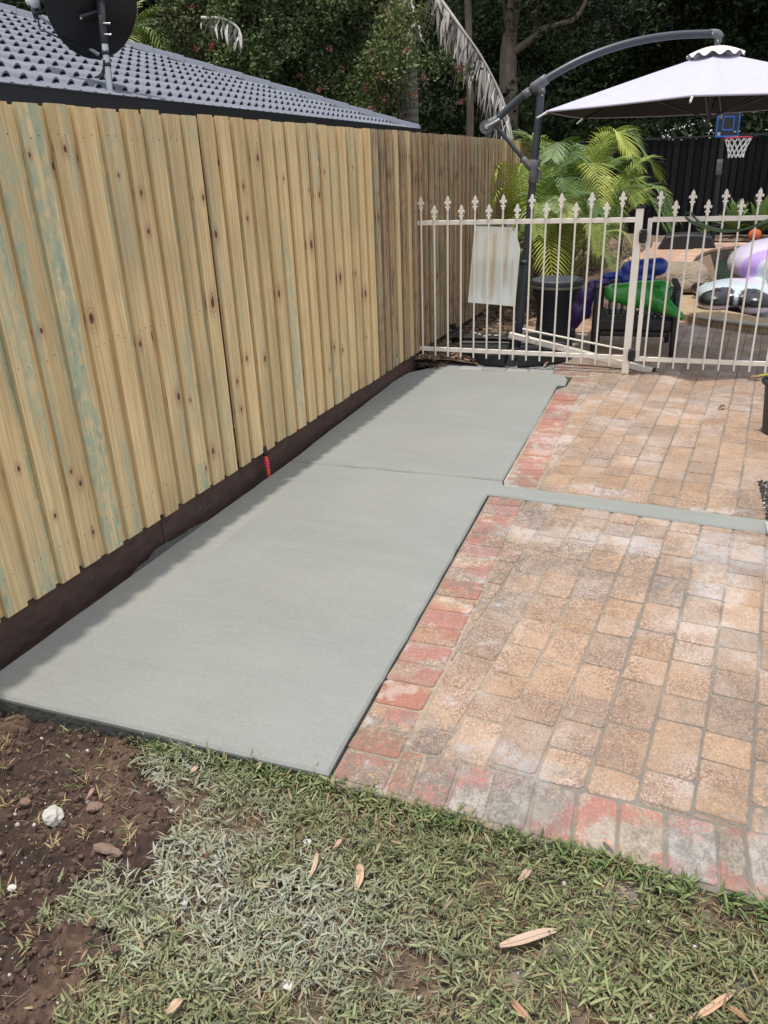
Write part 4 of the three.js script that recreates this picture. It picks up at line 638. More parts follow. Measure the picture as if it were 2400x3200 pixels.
{ // purple drape
  const z = -8.0, q = (x, y, dz = 0) => { const p = B3z(x, y, z + dz); return [p.x, p.y, p.z]; };
  const a = q(260, 835), b = q(150, 870, 0.02), c = q(90, 960, 0.05), d = q(30, 1080, 0.05), e = q(-20, 1200, 0.04), g2 = q(90, 1120, 0.02);
  const f = (x, y, zz) => { const p = [x, y, zz]; let s = capsule(p, a, b, 0.035, 0.055); s = smin(s, capsule(p, b, c, 0.055, 0.07), 0.04); s = smin(s, capsule(p, c, d, 0.075, 0.08), 0.04); s = smin(s, capsule(p, d, e, 0.08, 0.05), 0.04); s = smin(s, capsule(p, c, g2, 0.05, 0.04), 0.04); return s + 0.004 * Math.sin(x * 45 + y * 18) + 0.002 * Math.sin(y * 70 + zz * 30); };
  tag(mesh('purple_inflatable', blob(f, [c[0] - 0.02, c[1] - 0.05, z], 0.4, 60), new THREE.MeshPhysicalMaterial({ color: rgb(0.045, 0.018, 0.13), roughness: 0.4, clearcoat: 0.2 })), 'slack dark purple inflatable hanging down beside the armchair', 'inflatable');
}
{ // old gate hardware lying behind the fence
  const a = C2(945, 1290, 0.22), b = B3(640, 1600, 0.03); a.z = -7.35; a.copy(C2z(945, 1290, -7.3)); b.copy(B3z(660, 1600, -7.06));
  const t = thing('spare_steel_post', 'cream steel post with a thin rod lying against the umbrella base', 'post', [b.x, 0, b.z]);
  const L = v => v.clone().sub(V3(b.x, 0, b.z)), mid = a.clone().add(b).multiplyScalar(0.5), len = a.distanceTo(b), ang = Math.atan2(b.y - a.y, b.x - a.x);
  const tube = mesh('tube', rbox(len, 0.05, 0.05, 0.004), cream, t); tube.position.copy(L(mid)); tube.rotation.set(0, -Math.atan2(b.z - a.z, b.x - a.x), ang);
  const end = mesh('end_cap', rbox(0.022, 0.053, 0.053, 0.003), blackPlastic, t); end.position.copy(L(b)).add(V3(0.012, -0.003, 0)); end.rotation.copy(tube.rotation);
  const r0 = C2z(1060, 1240, -7.22), r1 = B3z(420, 1418, -7.12);
  mesh('thin_rod', rod(L(r0), L(r1), 0.009), cream, t);
  const br = C2z(1085, 1290, -7.25); mesh('bracket', [rod(L(C2z(1070, 1235, -7.22)), L(C2z(1110, 1325, -7.26)), 0.012), ball(0.012, ...L(C2z(1125, 1328, -7.24)).toArray(), 1, 1, 1, 8), rod(L(C2z(1075, 1240, -7.22)), L(C2z(1115, 1320, -7.21)), 0.006)], mat(0.55, 0.52, 0.47, 0.4), t);
}
{ // rubber mat with litter over the base
  const p = C2(740, 1310, 0.115), t = thing('rubber_mat', 'dirty black rubber mat draped over the umbrella base', 'mat', [p.x, 0.118, p.z]);
  mesh('mat_sheet', sheet(-0.36, 0.3, 0.14, -0.18, 0.03, (x, z) => 0.004 + 0.014 * fbm(x * 8, z * 8, 191)), new THREE.MeshStandardMaterial({ side: THREE.DoubleSide, roughness: 0.9, map: colourTex(256, 256, (u, v, o) => { const n = fbm(u * 14, v * 14, 192), k = sstep(0.56, 0.7, n); o[0] = lerp(0.022, 0.10, k); o[1] = lerp(0.02, 0.085, k); o[2] = lerp(0.02, 0.065, k); }) }), t);
  const s = thing('broken_shell_bits', 'pale broken shell and pebble pieces on the rubber mat', 'pebbles', [p.x, 0.135, p.z]);
  for (let i = 0; i < 8; i++) mesh('shell_piece', ball(rr(0.008, 0.018), rr(-0.12, 0.14), rr(0, 0.008), rr(-0.05, 0.06), rr(0.7, 1.4), 0.6, 1, 7), mat(0.5, 0.45, 0.4, 0.8), s);
}
{ // garden spike light
  const p = C2(500, 1375, 0), q = C2z(455, 1195, p.z - 0.02), t = thing('spike_light', 'small black garden spike light leaning by the fence plinth', 'garden light', [p.x, 0, p.z]);
  const d = V3(q.x - p.x, q.y, q.z - p.z); mesh('stem', limb([V3(0, -0.03, 0), d.clone().multiplyScalar(0.8)], [0.014, 0.02], 10), blackPlastic, t);
  mesh('lamp_head', [limb([d.clone().multiplyScalar(0.76), d.clone().multiplyScalar(0.97)], [0.026, 0.036], 14), limb([d.clone().multiplyScalar(0.96), d.clone().multiplyScalar(1.0)], [0.042, 0.034], 14)], blackPlastic, t);
}
{ // pot at the right edge
  const t = thing('plant_pot', 'black plastic pot with a rolled rim and yellow green bromeliad', 'potted plant', [0.80, 0, -5.50]);
  mesh('pot', lathe([[0.001, 0.005], [0.115, 0.005], [0.12, 0.015], [0.148, 0.33], [0.142, 0.335], [0.13, 0.30], [0.001, 0.29]], 40), mat(0.05, 0.047, 0.045, 0.6), t);
  mesh('rim', new THREE.TorusGeometry(0.152, 0.02, 10, 40).rotateX(Math.PI / 2).translate(0, 0.345, 0), mat(0.022, 0.024, 0.027, 0.5), t);
  mesh('price_sticker', (() => { const g = new THREE.CylinderGeometry(0.1435, 0.1405, 0.035, 10, 1, true, -0.9, 0.5).translate(0, 0.265, 0); return g; })(), mat(0.55, 0.53, 0.5, 0.6), t);
  mesh('potting_soil', cyl(0.13, 0.13, 0.02, 0, 0.29, 0, 24), earthM, t);
  for (let i = 0; i < 22; i++) { const a = i * 2.4, l = rr(0.14, 0.24), h = rr(0.08, 0.22), c = V3(Math.cos(a), 0, Math.sin(a)); mesh('leaf', flatLeaf([V3(0, 0.3, 0).addScaledVector(c, 0.02), V3(0, 0.3 + h, 0).addScaledVector(c, l * 0.6), V3(0, 0.3 + h * rr(0.6, 1.05), 0).addScaledVector(c, l)], 0.022, 8), pick([leafYellow, leafYellow, leafLime]), t); }
}
{ // white post at the edge of the patio
  const t = thing('patio_post', 'white square patio post standing on the paving edge', 'post', [0.632, 0, -3.87]);
  mesh('post_shaft', rbox(0.1, 2.5, 0.1, 0.006, 0.0, 1.25, 0), mat(0.62, 0.66, 0.7, 0.5), t); mesh('post_foot', rbox(0.12, 0.02, 0.12, 0.004, 0, 0.01, 0), mat(0.4, 0.42, 0.44, 0.6), t);
  const l = [], c = []; for (let i = 0; i < 260; i++) { l.push([0.60 + rr(-0.012, 0.05), 0.0 + rr(0, 0.006), rr(-3.98, -4.55), rr(0, 6), rr(0, 6), 0, rr(0.004, 0.010)]); const k = rnd() < 0.12 ? rr(0.25, 0.5) : rr(0.02, 0.08); c.push(rgb(k, k, k * 0.97)); }
  const o = instances('loose_gravel', new THREE.IcosahedronGeometry(1, 0), mat(1, 1, 1, 0.9), l, null, c); o.userData.label = 'black and white gravel swept beside the patio post'; o.userData.category = 'gravel';
}
// ------------------------------------------------------------------ pool surrounds
const DECK = 0.2;
const deckMap = colourTex(512, 512, (u, v, o) => { const row = Math.floor(v * 16), uu = (u * 8 + (row % 2) * 0.5), c = hash(Math.floor(uu), row, 201), n = fbm(u * 30, v * 30, 202), j = Math.min(((v * 16) % 1), uu % 1 * 2) < 0.07 ? 0.75 : 1, k = (0.8 + 0.25 * c + 0.25 * (n - 0.5)) * j; o[0] = 0.44 * k; o[1] = 0.27 * k; o[2] = 0.19 * k; }, 0.8, 0.8);
const deckM = new THREE.MeshStandardMaterial({ map: deckMap, roughness: 0.9, side: THREE.DoubleSide });
const aggM = new THREE.MeshStandardMaterial({ roughness: 0.95, side: THREE.DoubleSide, map: colourTex(512, 512, (u, v, o) => { const a = noise(u * 120, v * 120, 205), b = noise(u * 60, v * 60, 206), n = fbm(u * 6, v * 6, 207), k = 0.75 + 0.45 * n; o[0] = lerp(0.30, 0.52, a) * k; o[1] = lerp(0.22, 0.38, a) * k; o[2] = lerp(0.14, 0.22, a) * k; if (b > 0.8) { o[0] *= 0.6; o[1] *= 0.55; o[2] *= 0.5; } }, 1.5, 1.5) });
const mulchMap = colourTex(512, 512, (u, v, o) => { const a = fbm(u * 60, v * 60, 211), b = fbm(u * 10, v * 10, 212), k = 0.5 + 0.9 * a * (0.6 + 0.8 * b); o[0] = 0.17 * k; o[1] = 0.115 * k; o[2] = 0.075 * k; }, 1, 1);
const mulchM = new THREE.MeshStandardMaterial({ map: mulchMap, roughness: 1 });
const bedEdge = z => z > -8.8 ? -1.62 : lerp(-1.62, -0.45, clamp((-z - 8.8) / 7));
const gy = (x, z) => DECK * sstep(-8.6, -12.5, z);
structure(mesh('garden_bed', sheet(-2.6, 0.6, -6.95, -19.5, 0.08, (x, z) => { const e = bedEdge(z); return x < e || z < -17 ? gy(x, z) + 0.02 + 0.05 * (fbm(x * 5, z * 5, 215) - 0.35) + 0.04 * sstep(e, e - 0.5, x) : gy(x, z) - 0.06; }), mulchM));
structure(mesh('far_bed', sheet(0.4, 9, -16.8, -19.5, 0.12, (x, z) => DECK + 0.02 + 0.05 * (fbm(x * 5, z * 5, 216) - 0.4)), mulchM));
{ // deck walk rising to the pool level, and the deck beyond the pool
  const P = [[-1.45, -8.75], [-0.05, -9.35], [0.08, -10.6], [0.0, -12.3], [0.1, -13.6], [0.2, -14.6], [0.42, -15.55], [0.86, -16.05], [1.6, -16.75], [6, -17.2], [6, -17.4], [-0.45, -17.4], [-0.45, -15.8]];
  const g = sheet(-1.6, 3.2, -8.7, -17.2, 0.06, (x, z) => 0);
  const pos = g.attributes.position, idx = [], old = g.index.array; const outer = (x, z) => x > bedEdge(z) - 0.02 && edgeDist(x, z, POOL()) > 0.1 && !(x > 0.08 && z > -12.4);
  for (let i = 0; i < pos.count; i++) pos.setY(i, gy(pos.getX(i), pos.getZ(i)) + 0.001);
  for (let i = 0; i < old.length; i += 3) { const a = old[i]; if (outer(pos.getX(a), pos.getZ(a))) idx.push(old[i], old[i + 1], old[i + 2]); }
  g.setIndex(idx); g.computeVertexNormals(); structure(mesh('pool_deck', g, deckM));
}
function POOL() { return [[0.27, -11.0], [0.265, -12.4], [0.264, -13.56], [0.371, -14.58], [0.571, -15.33], [0.874, -15.83], [1.28, -16.2], [1.9, -16.5], [4.5, -16.8], [4.5, -9.4], [1.6, -9.35], [1.0, -9.4], [0.745, -9.7], [0.51, -10.0]]; }
{
  const pool = new THREE.Group(); pool.name = 'swimming_pool'; scene.add(pool); structure(pool);
  const P = POOL(), sh = new THREE.Shape(P.map(p => new THREE.Vector2(p[0], -p[1])));
  mesh('water', new THREE.ShapeGeometry(sh).rotateX(-Math.PI / 2).translate(0, 0.0, 0), new THREE.MeshPhysicalMaterial({ color: rgb(0.008, 0.035, 0.028), roughness: 0.06, bumpMap: greyTex(256, 256, (u, v) => fbm(u * 8, v * 8, 221), 1, 1), bumpScale: 0.01 }), pool);
  // inner wall under the coping
  const pos = [], N = 8; for (let i = 0; i < N; i++) { const a = P[i], b = P[i + 1]; for (const [p, y] of [[a, DECK - 0.02], [b, DECK - 0.02], [b, -0.05], [a, DECK - 0.02], [b, -0.05], [a, -0.05]]) pos.push(p[0], y, p[1]); }
  const wg = new THREE.BufferGeometry(); wg.setAttribute('position', new THREE.Float32BufferAttribute(pos, 3)); wg.computeVertexNormals(); mesh('inner_wall', wg, mat(0.12, 0.10, 0.065, 0.8), pool);
  mesh('skimmer', [box(0.24, 0.02, 0.02, 0.98, 0.12, -15.84, 0, -0.6), box(0.24, 0.02, 0.02, 0.98, 0.06, -15.84, 0, -0.6), box(0.26, 0.07, 0.01, 0.98, 0.09, -15.86, 0, -0.6)], mat(0.35, 0.38, 0.36, 0.5), pool);
  // coping bricks, each laid square to the curve
  const curve = new THREE.CatmullRomCurve3(P.slice(1, 9).map(p => V3(p[0], DECK, p[1])), false, 'centripetal'), len = curve.getLength(), n = Math.floor(len / 0.118), cm = [0.85, 1, 1.12, 0.94].map(k => mat(0.47 * k, 0.30 * k, 0.21 * k, 0.85)), cg = rbox(0.108, 0.05, 0.32, 0.01);
  for (let i = 0; i < n; i++) { const u = (i + 0.5) / n, p = curve.getPointAt(u), t = curve.getTangentAt(u), m = mesh('coping_brick', cg, pick(cm), pool); m.position.set(p.x + t.z * 0.13, DECK - 0.008, p.z - t.x * 0.13); m.rotation.y = Math.atan2(-t.z, t.x); }
  // exposed aggregate kerb on the near side, with the white scale on its front lip
  const kerb = [[-0.1, -10.1], [0.12, -9.62], [0.33, -9.34], [0.6, -9.13], [0.93, -8.95], [1.6, -8.75], [3, -8.6], [3, -8.95], [1.6, -9.1], [1.0, -9.3], [0.745, -9.6], [0.51, -9.9], [0.33, -10.6], [0.28, -11.3], [0.0, -11.4]];
  mesh('aggregate_kerb', slabPoly(kerb, 0.1, -0.05, 0.025, 0.03, (x, z) => [x, -z]), aggM, pool);
  mesh('white_scale', limb([V3(0.3, 0.085, -9.335), V3(0.6, 0.088, -9.11), V3(0.93, 0.086, -8.93), V3(1.6, 0.086, -8.73), V3(3, 0.086, -8.58)], [0.012, 0.02, 0.02, 0.022, 0.02], 8, 6), mat(0.5, 0.49, 0.46, 0.95), pool);
  mesh('beach_step', slabPoly([[0.52, -10.0], [0.76, -9.68], [1.0, -9.38], [1.6, -9.18], [3, -9.03], [3, -10.6], [0.9, -10.9]], 0.03, -0.08, 0.01, 0.01), mat(0.28, 0.28, 0.25, 0.7), pool);
}
{ // boulder
  const c = B3(880, 935, 0.1), t = mesh('boulder', (() => { let g = new THREE.IcosahedronGeometry(1, 5); g = mergeVertices(g); const p = g.attributes.position; for (let i = 0; i < p.count; i++) { const x = p.getX(i), y = p.getY(i), z = p.getZ(i); const k = 0.62 + 0.72 * fbm(x * 1.9 + 5, y * 1.9 + z * 1.3, 231, 5) + 0.26 * (fbm(x * 6 + z * 4, y * 7, 232) - 0.5) - 0.12 * sstep(0.03, 0.0, Math.abs(fbm(x * 2 + z, y * 3, 233) - 0.5)); p.setXYZ(i, x * k * 0.36, Math.max(-0.3, y * k) * 0.27, z * k * 0.34); } g.computeVertexNormals(); return g; })(), new THREE.MeshStandardMaterial({ roughness: 0.95, color: rgb(0.29, 0.23, 0.17), bumpMap: greyTex(256, 256, (u, v) => fbm(u * 20, v * 20, 234, 5), 3, 2), bumpScale: 0.02 }));
  t.position.set(c.x + 0.02, 0.2, c.z - 0.25); tag(t, 'rough tan sandstone boulder at the edge of the pool', 'boulder');
}
{ // big animal float
  const cx = 0.70, zf = -9.76, t = thing('pool_float', 'white and lilac animal pool float with two shiny black feet', 'inflatable', [cx, 0.05, zf]);
  const s = 1, f = (x, y, z) => { const p = [x, y, z];
    let d = ellip(p, [0.05, 0.16, -0.52], [0.43, 0.16, 0.52]); d = smin(d, ellip(p, [0.58, 0.40, -1.55], [0.62, 0.30, 0.78]), 0.1);
    d = smin(d, ellip(p, [-0.20, 0.12, -0.14], [0.19, 0.125, 0.21]), 0.015); d = smin(d, ellip(p, [0.23, 0.115, -0.08], [0.19, 0.125, 0.21]), 0.015); d = smin(d, capsule(p, [-0.3, 0.15, -0.72], [-0.4, 0.17, -0.86], 0.09, 0.06), 0.04); return d + 0.004 * Math.sin(x * 34) * sstep(0.1, 0.0, y); };
  const col = (x, y, z) => { const foot = Math.min(Math.hypot((x + 0.20) / 0.18, (z + 0.05) / 0.17), Math.hypot((x - 0.23) / 0.18, (z - 0.01) / 0.17)); if (y < 0.085) return [0.60, 0.53, 0.66]; if (foot < 1.05) return [0.012, 0.012, 0.014]; if (x < -0.31 && z < -0.68 && z > -1.0) return [0.015, 0.015, 0.018];
    if (z < -0.93 + 0.06 * Math.cos(x * 2.6)) return z > -1.06 + 0.03 * x ? [0.46, 0.30, 0.68] : [0.60, 0.53, 0.66]; if (Math.hypot((x - 0.14) / 0.2, (z + 0.55) / 0.17) < 1) return [0.66, 0.55, 0.68]; return [0.52, 0.59, 0.64]; };
  mesh('body', blob(f, [0.35, 0.3, -1.05], 1.3, 120, col), new THREE.MeshPhysicalMaterial({ vertexColors: true, roughness: 0.3, clearcoat: 0.2 }), t);
  const arc = []; for (let i = 0; i <= 10; i++) { const a = lerp(-0.24, 0.24, i / 10); arc.push(V3(0.42 + a, 0, -1.75 + 0.14 * (a / 0.24) ** 2 * -1 + 0.14)); } for (const p of arc) { let y = 0.75; while (y > 0 && f(p.x, y, p.z) > 0) y -= 0.004; p.y = y + 0.002; }
  mesh('closed_eye', limb(arc, [0.004, 0.012, 0.012, 0.004], 6, 2), mat(0.03, 0.03, 0.035, 0.4), t);
}
{ // blue toy at the right edge
  const p = B3(1690, 1400, 0.0), t = tag(mesh('blue_beach_toy', blob((x, y, z) => { const q = [x, y, z]; return smin(capsule(q, [0, 0.26, 0], [0.25, 0.28, 0], 0.085, 0.085), capsule(q, [0.06, 0.06, 0], [0.3, 0.06, 0], 0.06, 0.06), 0.06); }, [0.12, 0.17, 0], 0.4, 40), new THREE.MeshPhysicalMaterial({ color: rgb(0.02, 0.10, 0.5), roughness: 0.35 })), 'bright blue inflatable toy behind the gate latch post', 'toy'); t.position.set(0.98, 0, -7.75);
}
// ------------------------------------------------------------------ basketball hoop and ball
{
  const b = [0.62, DECK, -15.85], t = thing('basketball_hoop', 'portable basketball hoop with black board and blue lines', 'basketball hoop', b);
  const L = v => V3(v.x - b[0], v.y - b[1], v.z - b[2]), blk = mat(0.012, 0.013, 0.016, 0.45), blue = mat(0.02, 0.16, 0.62, 0.45);
  mesh('base', (() => { const s = new THREE.Shape(); s.moveTo(-0.46, 0); s.lineTo(0.46, 0); s.lineTo(0.38, 0.16); s.quadraticCurveTo(0, 0.24, -0.36, 0.17); s.lineTo(-0.46, 0); return new THREE.ExtrudeGeometry(s, { depth: 0.55, bevelEnabled: true, bevelSize: 0.03, bevelThickness: 0.04, bevelSegments: 3 }).translate(-0.42, 0.02, -0.25); })(), mat(0.018, 0.019, 0.022, 0.5), t);
  const pt = L(atZ(1560 * 1.4467, 300 * 1.4467, -15.85)); mesh('pole', limb([V3(0, 0.05, 0), V3(pt.x * 0.5, pt.y * 0.5, 0), V3(pt.x, pt.y + 0.2, 0)], [0.045, 0.042, 0.04], 14), blk, t);
  mesh('brace', rod(V3(-0.3, 0.18, 0.1), V3(pt.x * 0.3, pt.y * 0.33, 0), 0.014), blk, t);
  mesh('pole_wrap', limb([V3(pt.x * 0.68, pt.y * 0.68, 0), V3(pt.x * 0.82, pt.y * 0.82, 0)], [0.05], 12), mat(0.12, 0.12, 0.12, 0.6), t);
  const bc = L(atZ(1571 * 1.4467, 272 * 1.4467, -15.7)), bd = new THREE.Group(); bd.name = 'backboard'; bd.position.copy(bc).add(V3(0, 0.08, 0)); bd.rotation.y = 0.72; t.add(bd);
  mesh('board', rbox(0.52, 0.52, 0.03, 0.01), blk, bd);
  mesh('board_line', [box(0.5, 0.025, 0.006, 0, -0.24, 0.017), box(0.5, 0.025, 0.006, 0, 0.24, 0.017), box(0.025, 0.3, 0.006, -0.235, -0.08, 0.017), box(0.025, 0.3, 0.006, 0.235, -0.08, 0.017), box(0.02, 0.2, 0.006, -0.215, 0.13, 0.0172), box(0.02, 0.2, 0.006, 0.215, 0.13, 0.0172), box(0.25, 0.02, 0.006, 0, 0.06, 0.017), box(0.25, 0.02, 0.006, 0, -0.14, 0.017), box(0.02, 0.19, 0.006, -0.115, -0.04, 0.017), box(0.02, 0.19, 0.006, 0.115, -0.04, 0.017)], blue, bd);
  mesh('board_sticker', [box(0.06, 0.05, 0.005, -0.18, -0.2, 0.0205), box(0.05, 0.02, 0.005, 0.16, -0.17, 0.0205)], mat(0.5, 0.5, 0.5, 0.5), bd);
  const rc = L(atZ(1595 * 1.4467, 297 * 1.4467, -15.55)), R = 0.215;
  const rim = mesh('rim', [new THREE.TorusGeometry(R, 0.011, 8, 40).rotateX(Math.PI / 2).translate(rc.x, rc.y, rc.z), rod(V3(rc.x - R * 0.7, rc.y - 0.01, rc.z - R * 0.7), V3(bc.x + 0.02, rc.y - 0.02, bc.z), 0.014), rod(V3(rc.x - R * 0.9, rc.y, rc.z - R * 0.2), V3(bc.x - 0.05, rc.y - 0.02, bc.z), 0.012)], mat(0.45, 0.02, 0.03, 0.4), t);
  const cords = [], n = 12, lv = [[R, 0], [R * 0.86, -0.08], [R * 0.7, -0.16], [R * 0.6, -0.24], [R * 0.58, -0.31]]; for (let k = 0; k < 4; k++) for (let i = 0; i < n; i++) for (const s of [-0.5, 0.5]) { const a = (i + (k % 2) * 0.5) / n * Math.PI * 2, c = a + s / n * Math.PI * 2; cords.push(rod(V3(rc.x + Math.cos(a) * lv[k][0], rc.y + lv[k][1], rc.z + Math.sin(a) * lv[k][0]), V3(rc.x + Math.cos(c) * lv[k + 1][0], rc.y + lv[k + 1][1], rc.z + Math.sin(c) * lv[k + 1][0]), 0.0055, 4)); }
  mesh('net', cords, mat(0.75, 0.75, 0.74, 0.8), t);
  const bp = at(1800 + 1537 * 0.36166, 580 + 480 * 0.36166, DECK), bt = thing('basketball', 'orange basketball lying by the agave plants', 'ball', [bp.x, DECK + 0.11, bp.z]);
  mesh('ball_skin', ball(0.118, 0, 0, 0, 1, 1, 1, 28), mat(0.55, 0.11, 0.03, 0.6), bt); mesh('seam', [0, 1, 2].map(i => new THREE.TorusGeometry(0.1175, 0.0025, 6, 40).rotateY(i * 1.1).rotateX(i * 0.9)), mat(0.03, 0.02, 0.02, 0.7), bt);
}
// black fence at the end of the garden
{
  const Z = -18.2, a = atZ(1300 * 1.4467, 300 * 1.4467, Z), T = 2.06, t = thing('black_fence', 'black painted paling fence at the end of the garden', 'fence', [0, DECK, Z]);
  const fm = k => new THREE.MeshPhysicalMaterial({ color: rgb(0.009 * k, 0.009 * k, 0.0105 * k), roughness: 0.85, specularIntensity: 0.35 }), ms = [fm(1), fm(1.5), fm(0.8)], gf = new THREE.BoxGeometry(0.1, 1, 0.018);
  for (let i = 0; i < 84; i++) { const x = -2.7 + i * 0.14, h = T - DECK + rr(-0.006, 0.004) - 0.005 * i * 0.1; const p = mesh('paling', gf, pick(ms), t); p.scale.y = h; p.position.set(x, h / 2, 0.02); p.rotation.y = rr(-0.01, 0.01); }
  mesh('backing', box(11.9, T - DECK - 0.03, 0.016, 3.2, (T - DECK - 0.03) / 2, 0), ms[2], t);
  mesh('top_cap', box(11.9, 0.03, 0.075, 3.2, T - DECK + 0.018, 0.01), mat(0.02, 0.02, 0.024, 0.6), t);
  mesh('corner_post', box(0.12, T - DECK, 0.12, -2.75, (T - DECK) / 2, 0), ms[0], t);
}

// ------------------------------------------------------------------ plants
function frondGeo(pts, half, n, droop, wid, foldUp = 0.25) {        // a feather palm leaf: rachis through pts with leaflets
  const c = new THREE.CatmullRomCurve3(pts), parts = [limb(pts, [0.011, 0.007, 0.003], 6, 4)], pos = [], idx = [];
  for (let i = 2; i < n; i++) { const t = i / n, p = c.getPoint(t), T = c.getTangent(t), side = new THREE.Vector3().crossVectors(T, V3(0, 1, 0)).normalize(), up = new THREE.Vector3().crossVectors(side, T);
    for (const s of [-1, 1]) { const l = half * Math.pow(Math.sin(Math.PI * clamp(0.12 + t * 0.86)), 0.6) * rr(0.85, 1.1), d = side.clone().multiplyScalar(s).addScaledVector(T, 0.55 + 0.5 * t).addScaledVector(up, foldUp + rr(-0.08, 0.08)).normalize(); const k = pos.length / 3, w = wid * (0.8 + 0.3 * rnd());
      const wv = new THREE.Vector3().crossVectors(d, up).normalize();
      for (let q = 0; q <= 3; q++) { const u = q / 3, m = p.clone().addScaledVector(d, l * u).add(V3(0, -droop * l * u * u, 0)), ww = w * (q === 0 ? 0.5 : q === 3 ? 0.05 : 1 - 0.25 * (q - 1)); pos.push(m.x + wv.x * ww, m.y + wv.y * ww, m.z + wv.z * ww, m.x - wv.x * ww, m.y - wv.y * ww, m.z - wv.z * ww); }
      for (let q = 0; q < 3; q++) { const a = k + q * 2; idx.push(a, a + 1, a + 2, a + 1, a + 3, a + 2); } } }
  const g = new THREE.BufferGeometry(); g.setAttribute('position', new THREE.Float32BufferAttribute(pos, 3)); g.setIndex(idx); g.computeVertexNormals(); parts.push(g); return join(parts);
}
function arch(base, dir, reach, rise, fall) { const d = V3(dir.x, 0, dir.z).normalize(); return [base, base.clone().addScaledVector(d, reach * 0.28).add(V3(0, rise * 0.72, 0)), base.clone().addScaledVector(d, reach * 0.65).add(V3(0, rise, 0)), base.clone().addScaledVector(d, reach).add(V3(0, rise - fall, 0))]; }
function gardenPalm(name, label, pos, n, size, mats, group, facing) {
  const t = thing(name, label, 'palm', pos, 0, group);
  for (let i = 0; i < 4; i++) { const a = i * 1.7; mesh('cane', limb([V3(Math.cos(a) * 0.07, -0.05, Math.sin(a) * 0.07), V3(Math.cos(a) * 0.11, size * 0.42, Math.sin(a) * 0.11)], [0.026, 0.018], 8), mat(0.16, 0.17, 0.06, 0.6), t); }
  for (let i = 0; i < n; i++) { const a = facing !== undefined ? facing + rr(-2.3, 2.3) : i * 2.399 + rr(-0.3, 0.3), k = rr(0, 1), base = V3(Math.cos(a) * 0.1, size * rr(0.25, 0.5), Math.sin(a) * 0.1); mesh('frond', frondGeo(arch(base, V3(Math.cos(a), 0, Math.sin(a)), size * lerp(0.45, 0.85, k), size * lerp(0.85, 0.3, k), size * lerp(0.1, 0.42, k)), size * 0.27, 46, 0.3, 0.0065 * size / 1.5 + 0.003), pick(mats), t); }
  return t;
}
const green = (r, g, b, tr = 0.25) => new THREE.MeshPhysicalMaterial({ color: rgb(r, g, b), roughness: 0.55, side: THREE.DoubleSide, transmission: tr, thickness: 0 });
const palmMs = [green(0.30, 0.40, 0.05), green(0.18, 0.31, 0.045), green(0.42, 0.46, 0.07), green(0.10, 0.19, 0.03)];
const palmDark = [green(0.10, 0.18, 0.035), green(0.18, 0.26, 0.04), green(0.30, 0.35, 0.06)];
gardenPalm('cane_palm', 'bright green cane palm rising behind the umbrella pole', [-1.42, 0.12, -11.4], 20, 1.6, palmMs, 'cane palms in the garden bed');
gardenPalm('cane_palm', 'low yellow green cane palm beside the paling fence', [-1.78, 0.06, -10.2], 17, 1.4, palmMs, 'cane palms in the garden bed');
gardenPalm('cane_palm', 'arching cane palm whose fronds reach the black fence', [-1.1, 0.16, -12.6], 15, 1.35, palmMs, 'cane palms in the garden bed');
gardenPalm('cane_palm', 'dense dark cane palm filling the bed behind the drum table', [-1.3, 0.08, -9.9], 18, 1.05, palmDark, 'cane palms in the garden bed');
// cordyline with dark red straps
for (const [x, y, z, n, l, lab, c] of [[-1.80, 0.03, -9.0, 18, 1.25, 'dark purple strap leaved cordyline beside the paling fence', 0], [-1.15, 0.1, -11.0, 14, 1.75, 'red leaved cordyline showing among the cane palms', 1], [-0.75, 0.15, -12.2, 12, 1.5, 'bronze cordyline at the edge of the cane palms', 1]]) {
  const t = thing('cordyline', lab, 'plant', [x, y, z]), ms = c ? [green(0.10, 0.02, 0.02), green(0.16, 0.05, 0.03), green(0.05, 0.07, 0.03)] : [green(0.045, 0.02, 0.035), green(0.09, 0.05, 0.05), green(0.14, 0.15, 0.05)];
  mesh('stem', limb([V3(0, -0.05, 0), V3(0.03, l * 0.6, 0)], [0.02, 0.014], 8), mat(0.12, 0.09, 0.06, 0.9), t);
  for (let i = 0; i < n; i++) { const a = i * 2.4, k = i / n, r = rr(0.2, 0.36), h = l * 0.55 + l * 0.1 * k, d = V3(Math.cos(a), 0, Math.sin(a)); mesh('leaf', flatLeaf([V3(0.03, h, 0), V3(0.03, h + lerp(0.1, 0.3, k), 0).addScaledVector(d, r * 0.55), V3(0.03, h + lerp(-0.05, 0.36, k), 0).addScaledVector(d, r)], 0.028, 8), pick(ms), t); }
}
function flatLeaf(pts, w, n = 8) { const c = new THREE.CatmullRomCurve3(pts), pos = [], idx = []; for (let i = 0; i <= n; i++) { const t = i / n, p = c.getPoint(t), T = c.getTangent(t), s = new THREE.Vector3().crossVectors(T, V3(0, 1, 0)); if (s.lengthSq() < 1e-6) s.set(1, 0, 0); s.normalize(); const ww = w * Math.pow(Math.sin(Math.PI * clamp(0.08 + 0.92 * t)), 0.7), u = new THREE.Vector3().crossVectors(s, T).multiplyScalar(ww * 0.3); pos.push(p.x + s.x * ww + u.x, p.y + s.y * ww + u.y, p.z + s.z * ww + u.z, p.x, p.y, p.z, p.x - s.x * ww + u.x, p.y - s.y * ww + u.y, p.z - s.z * ww + u.z); } for (let i = 0; i < n; i++) for (let k = 0; k < 2; k++) { const a = i * 3 + k; idx.push(a, a + 1, a + 3, a + 1, a + 4, a + 3); } const g = new THREE.BufferGeometry(); g.setAttribute('position', new THREE.Float32BufferAttribute(pos, 3)); g.setIndex(idx); g.computeVertexNormals(); return g; }
